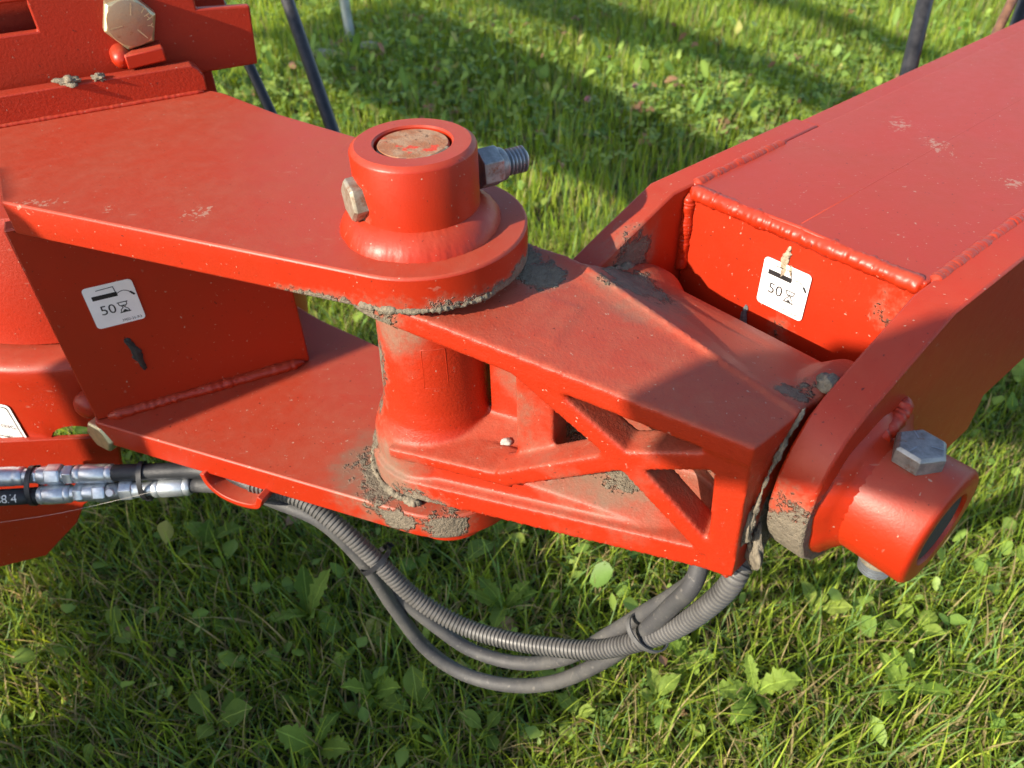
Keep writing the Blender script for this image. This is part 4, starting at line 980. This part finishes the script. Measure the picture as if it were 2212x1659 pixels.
def weed(kind, x, y, size, nl, label, group, seed):
    rnd = random.Random(seed); z = ground_h(x, y)
    t = thing({'toothed': 'dandelion_plant', 'oval': 'plantain_plant'}[kind], (x, y, z), label, 'weed', group)
    a0 = rnd.uniform(0, 6.28)
    for i in range(nl):
        o = bpy.data.objects.new('leaf', rnd.choice(LM[kind])); C.objects.link(o); o.parent = t
        s_ = size * rnd.uniform(.34, .68); o.scale = (s_, s_ * rnd.uniform(.8, 1.25), s_)
        o.rotation_euler = (rnd.uniform(-.25, .25), rnd.uniform(-.25, .35), a0 + i * 2.4 + rnd.uniform(-.4, .4)); o.location = (0, 0, .03)
near = [('toothed', -.27, .155, .13), ('toothed', -.15, .02, .12), ('oval', -.08, -.01, .10), ('oval', -.38, -.02, .11), ('toothed', .05, .16, .11), ('oval', .04, .30, .12),
        ('oval', .02, -.045, .09), ('toothed', .33, .06, .12), ('oval', .27, -.01, .09), ('toothed', .42, .0, .12), ('oval', .55, .14, .10), ('toothed', .64, .0, .11),
        ('oval', .72, .24, .13), ('toothed', .78, .40, .13), ('toothed', -.48, .30, .12), ('oval', -.58, .13, .08), ('toothed', -.05, .36, .13), ('oval', .15, -.03, .08), ('oval', .70, .10, .09), ('toothed', -.22, -.06, .11)]
near_labels = ['toothed dandelion rosette left of the hanging hose loop, mid height', 'toothed dandelion rosette directly left of the lowest hose bend', 'oval plantain just below the lowest bend of the hose loop',
  'oval plantain in the lower left part of the grass', 'toothed dandelion seen inside the hose loop, on its left half', 'oval plantain inside the hose loop, just under the lower boss',
  'oval plantain at the bottom edge of the picture, middle', 'toothed dandelion right of the hose loop near its cable tie', 'oval plantain below the right rise of the hose loop',
  'toothed dandelion lit by sun, lower right of the hose loop', 'oval plantain under the right-hand hub', 'toothed dandelion at bottom right of the picture',
  'oval plantain at the right edge beside the hub end', 'toothed dandelion at the right edge below the arm cheek', 'toothed dandelion in shade under the left couplings',
  'small oval plantain at the left edge below the red skirt plate', 'toothed dandelion just under the lower plate tip', 'small oval plantain near the bottom edge, right of middle', 'oval plantain at the right edge, low', 'toothed dandelion at the bottom edge, left of middle']
for i, (kd, x, y, s_) in enumerate(near):
    weed(kd, x, y, s_, 5 if kd == 'toothed' else 4, near_labels[i], {'toothed': 'dandelions below the machine', 'oval': 'plantains below the machine'}[kd], 100 + i)
rnd = random.Random(5)
for i in range(46):
    yy = rnd.uniform(1.5, 4.2); xx = rnd.uniform(-.5 * yy, .62 * yy) ; kd = rnd.choice(['toothed', 'oval', 'oval'])
    weed(kd, xx, yy, rnd.uniform(.09, .15), 4, {'toothed': 'toothed dandelion in the sunny grass behind the machine', 'oval': 'oval leaved plantain in the sunny grass behind the machine'}[kd], {'toothed': 'dandelions behind the machine', 'oval': 'plantains behind the machine'}[kd], 300 + i)
for i, (x, y, s_, rz, lb) in enumerate(((.02, .11, .06, .5, 'withered reddish leaf under the hanging hose loop'), (-.35, .33, .05, 1.2, 'withered pinkish leaf behind the cable ties and couplings'), (.34, .14, .07, 1.9, 'withered orange leaf to the right of the hose loop'), (.60, .25, .06, 2.4, 'withered brown leaf in the grass below the hub'))):
    o = bpy.data.objects.new('withered_leaf', dryme); C.objects.link(o); o.location = (x, y, ground_h(x, y) + .04); o.scale = (s_, s_, s_); o.rotation_euler = (.1, .9, rz); tag(o, lb, 'leaf')
# clover flowers
M['flower'] = simple('pink_clover_flower', (.50, .20, .30), .7, var=.3, nscale=300)
M['stem'] = simple('flower_stem', (.07, .14, .03), .6)
for i, (x, y, z, lb) in enumerate(((.3726, 2.2326, -.80, 'pink clover flower in the shadow band behind the hinge'), (1.364, 3.4954, -.79, 'pink clover flower near the top edge of the picture'), (.56, 2.35, -.8, 'small pink clover flower right of the one in the shadow band'))):
    t = thing('clover_flower', (x, y, ground_h(x, y)), lb, 'flower')
    bm = BM(); tube(bm, [Vector((x, y, ground_h(x, y))), Vector((x + .01, y, (GZ + z) / 2)), Vector((x, y, z))], .0016, 6); obj('stem', bm, M['stem'], t, smooth=True)
    bm = BM()
    for j in range(60):
        ph = math.acos(1 - 1.7 * (j + .5) / 60); th_ = j * 2.399; d = Vector((math.sin(ph) * math.cos(th_), math.sin(ph) * math.sin(th_), math.cos(ph)))
        a, b = axes(d)[1:]; b0 = Vector((x, y, z)) + d * .005
        bm.faces.new([bm.verts.new(b0 + a * .0022), bm.verts.new(b0 + b * .0022), bm.verts.new(Vector((x, y, z)) + d * .015)])
    obj('flower_head', bm, M['flower'], t)
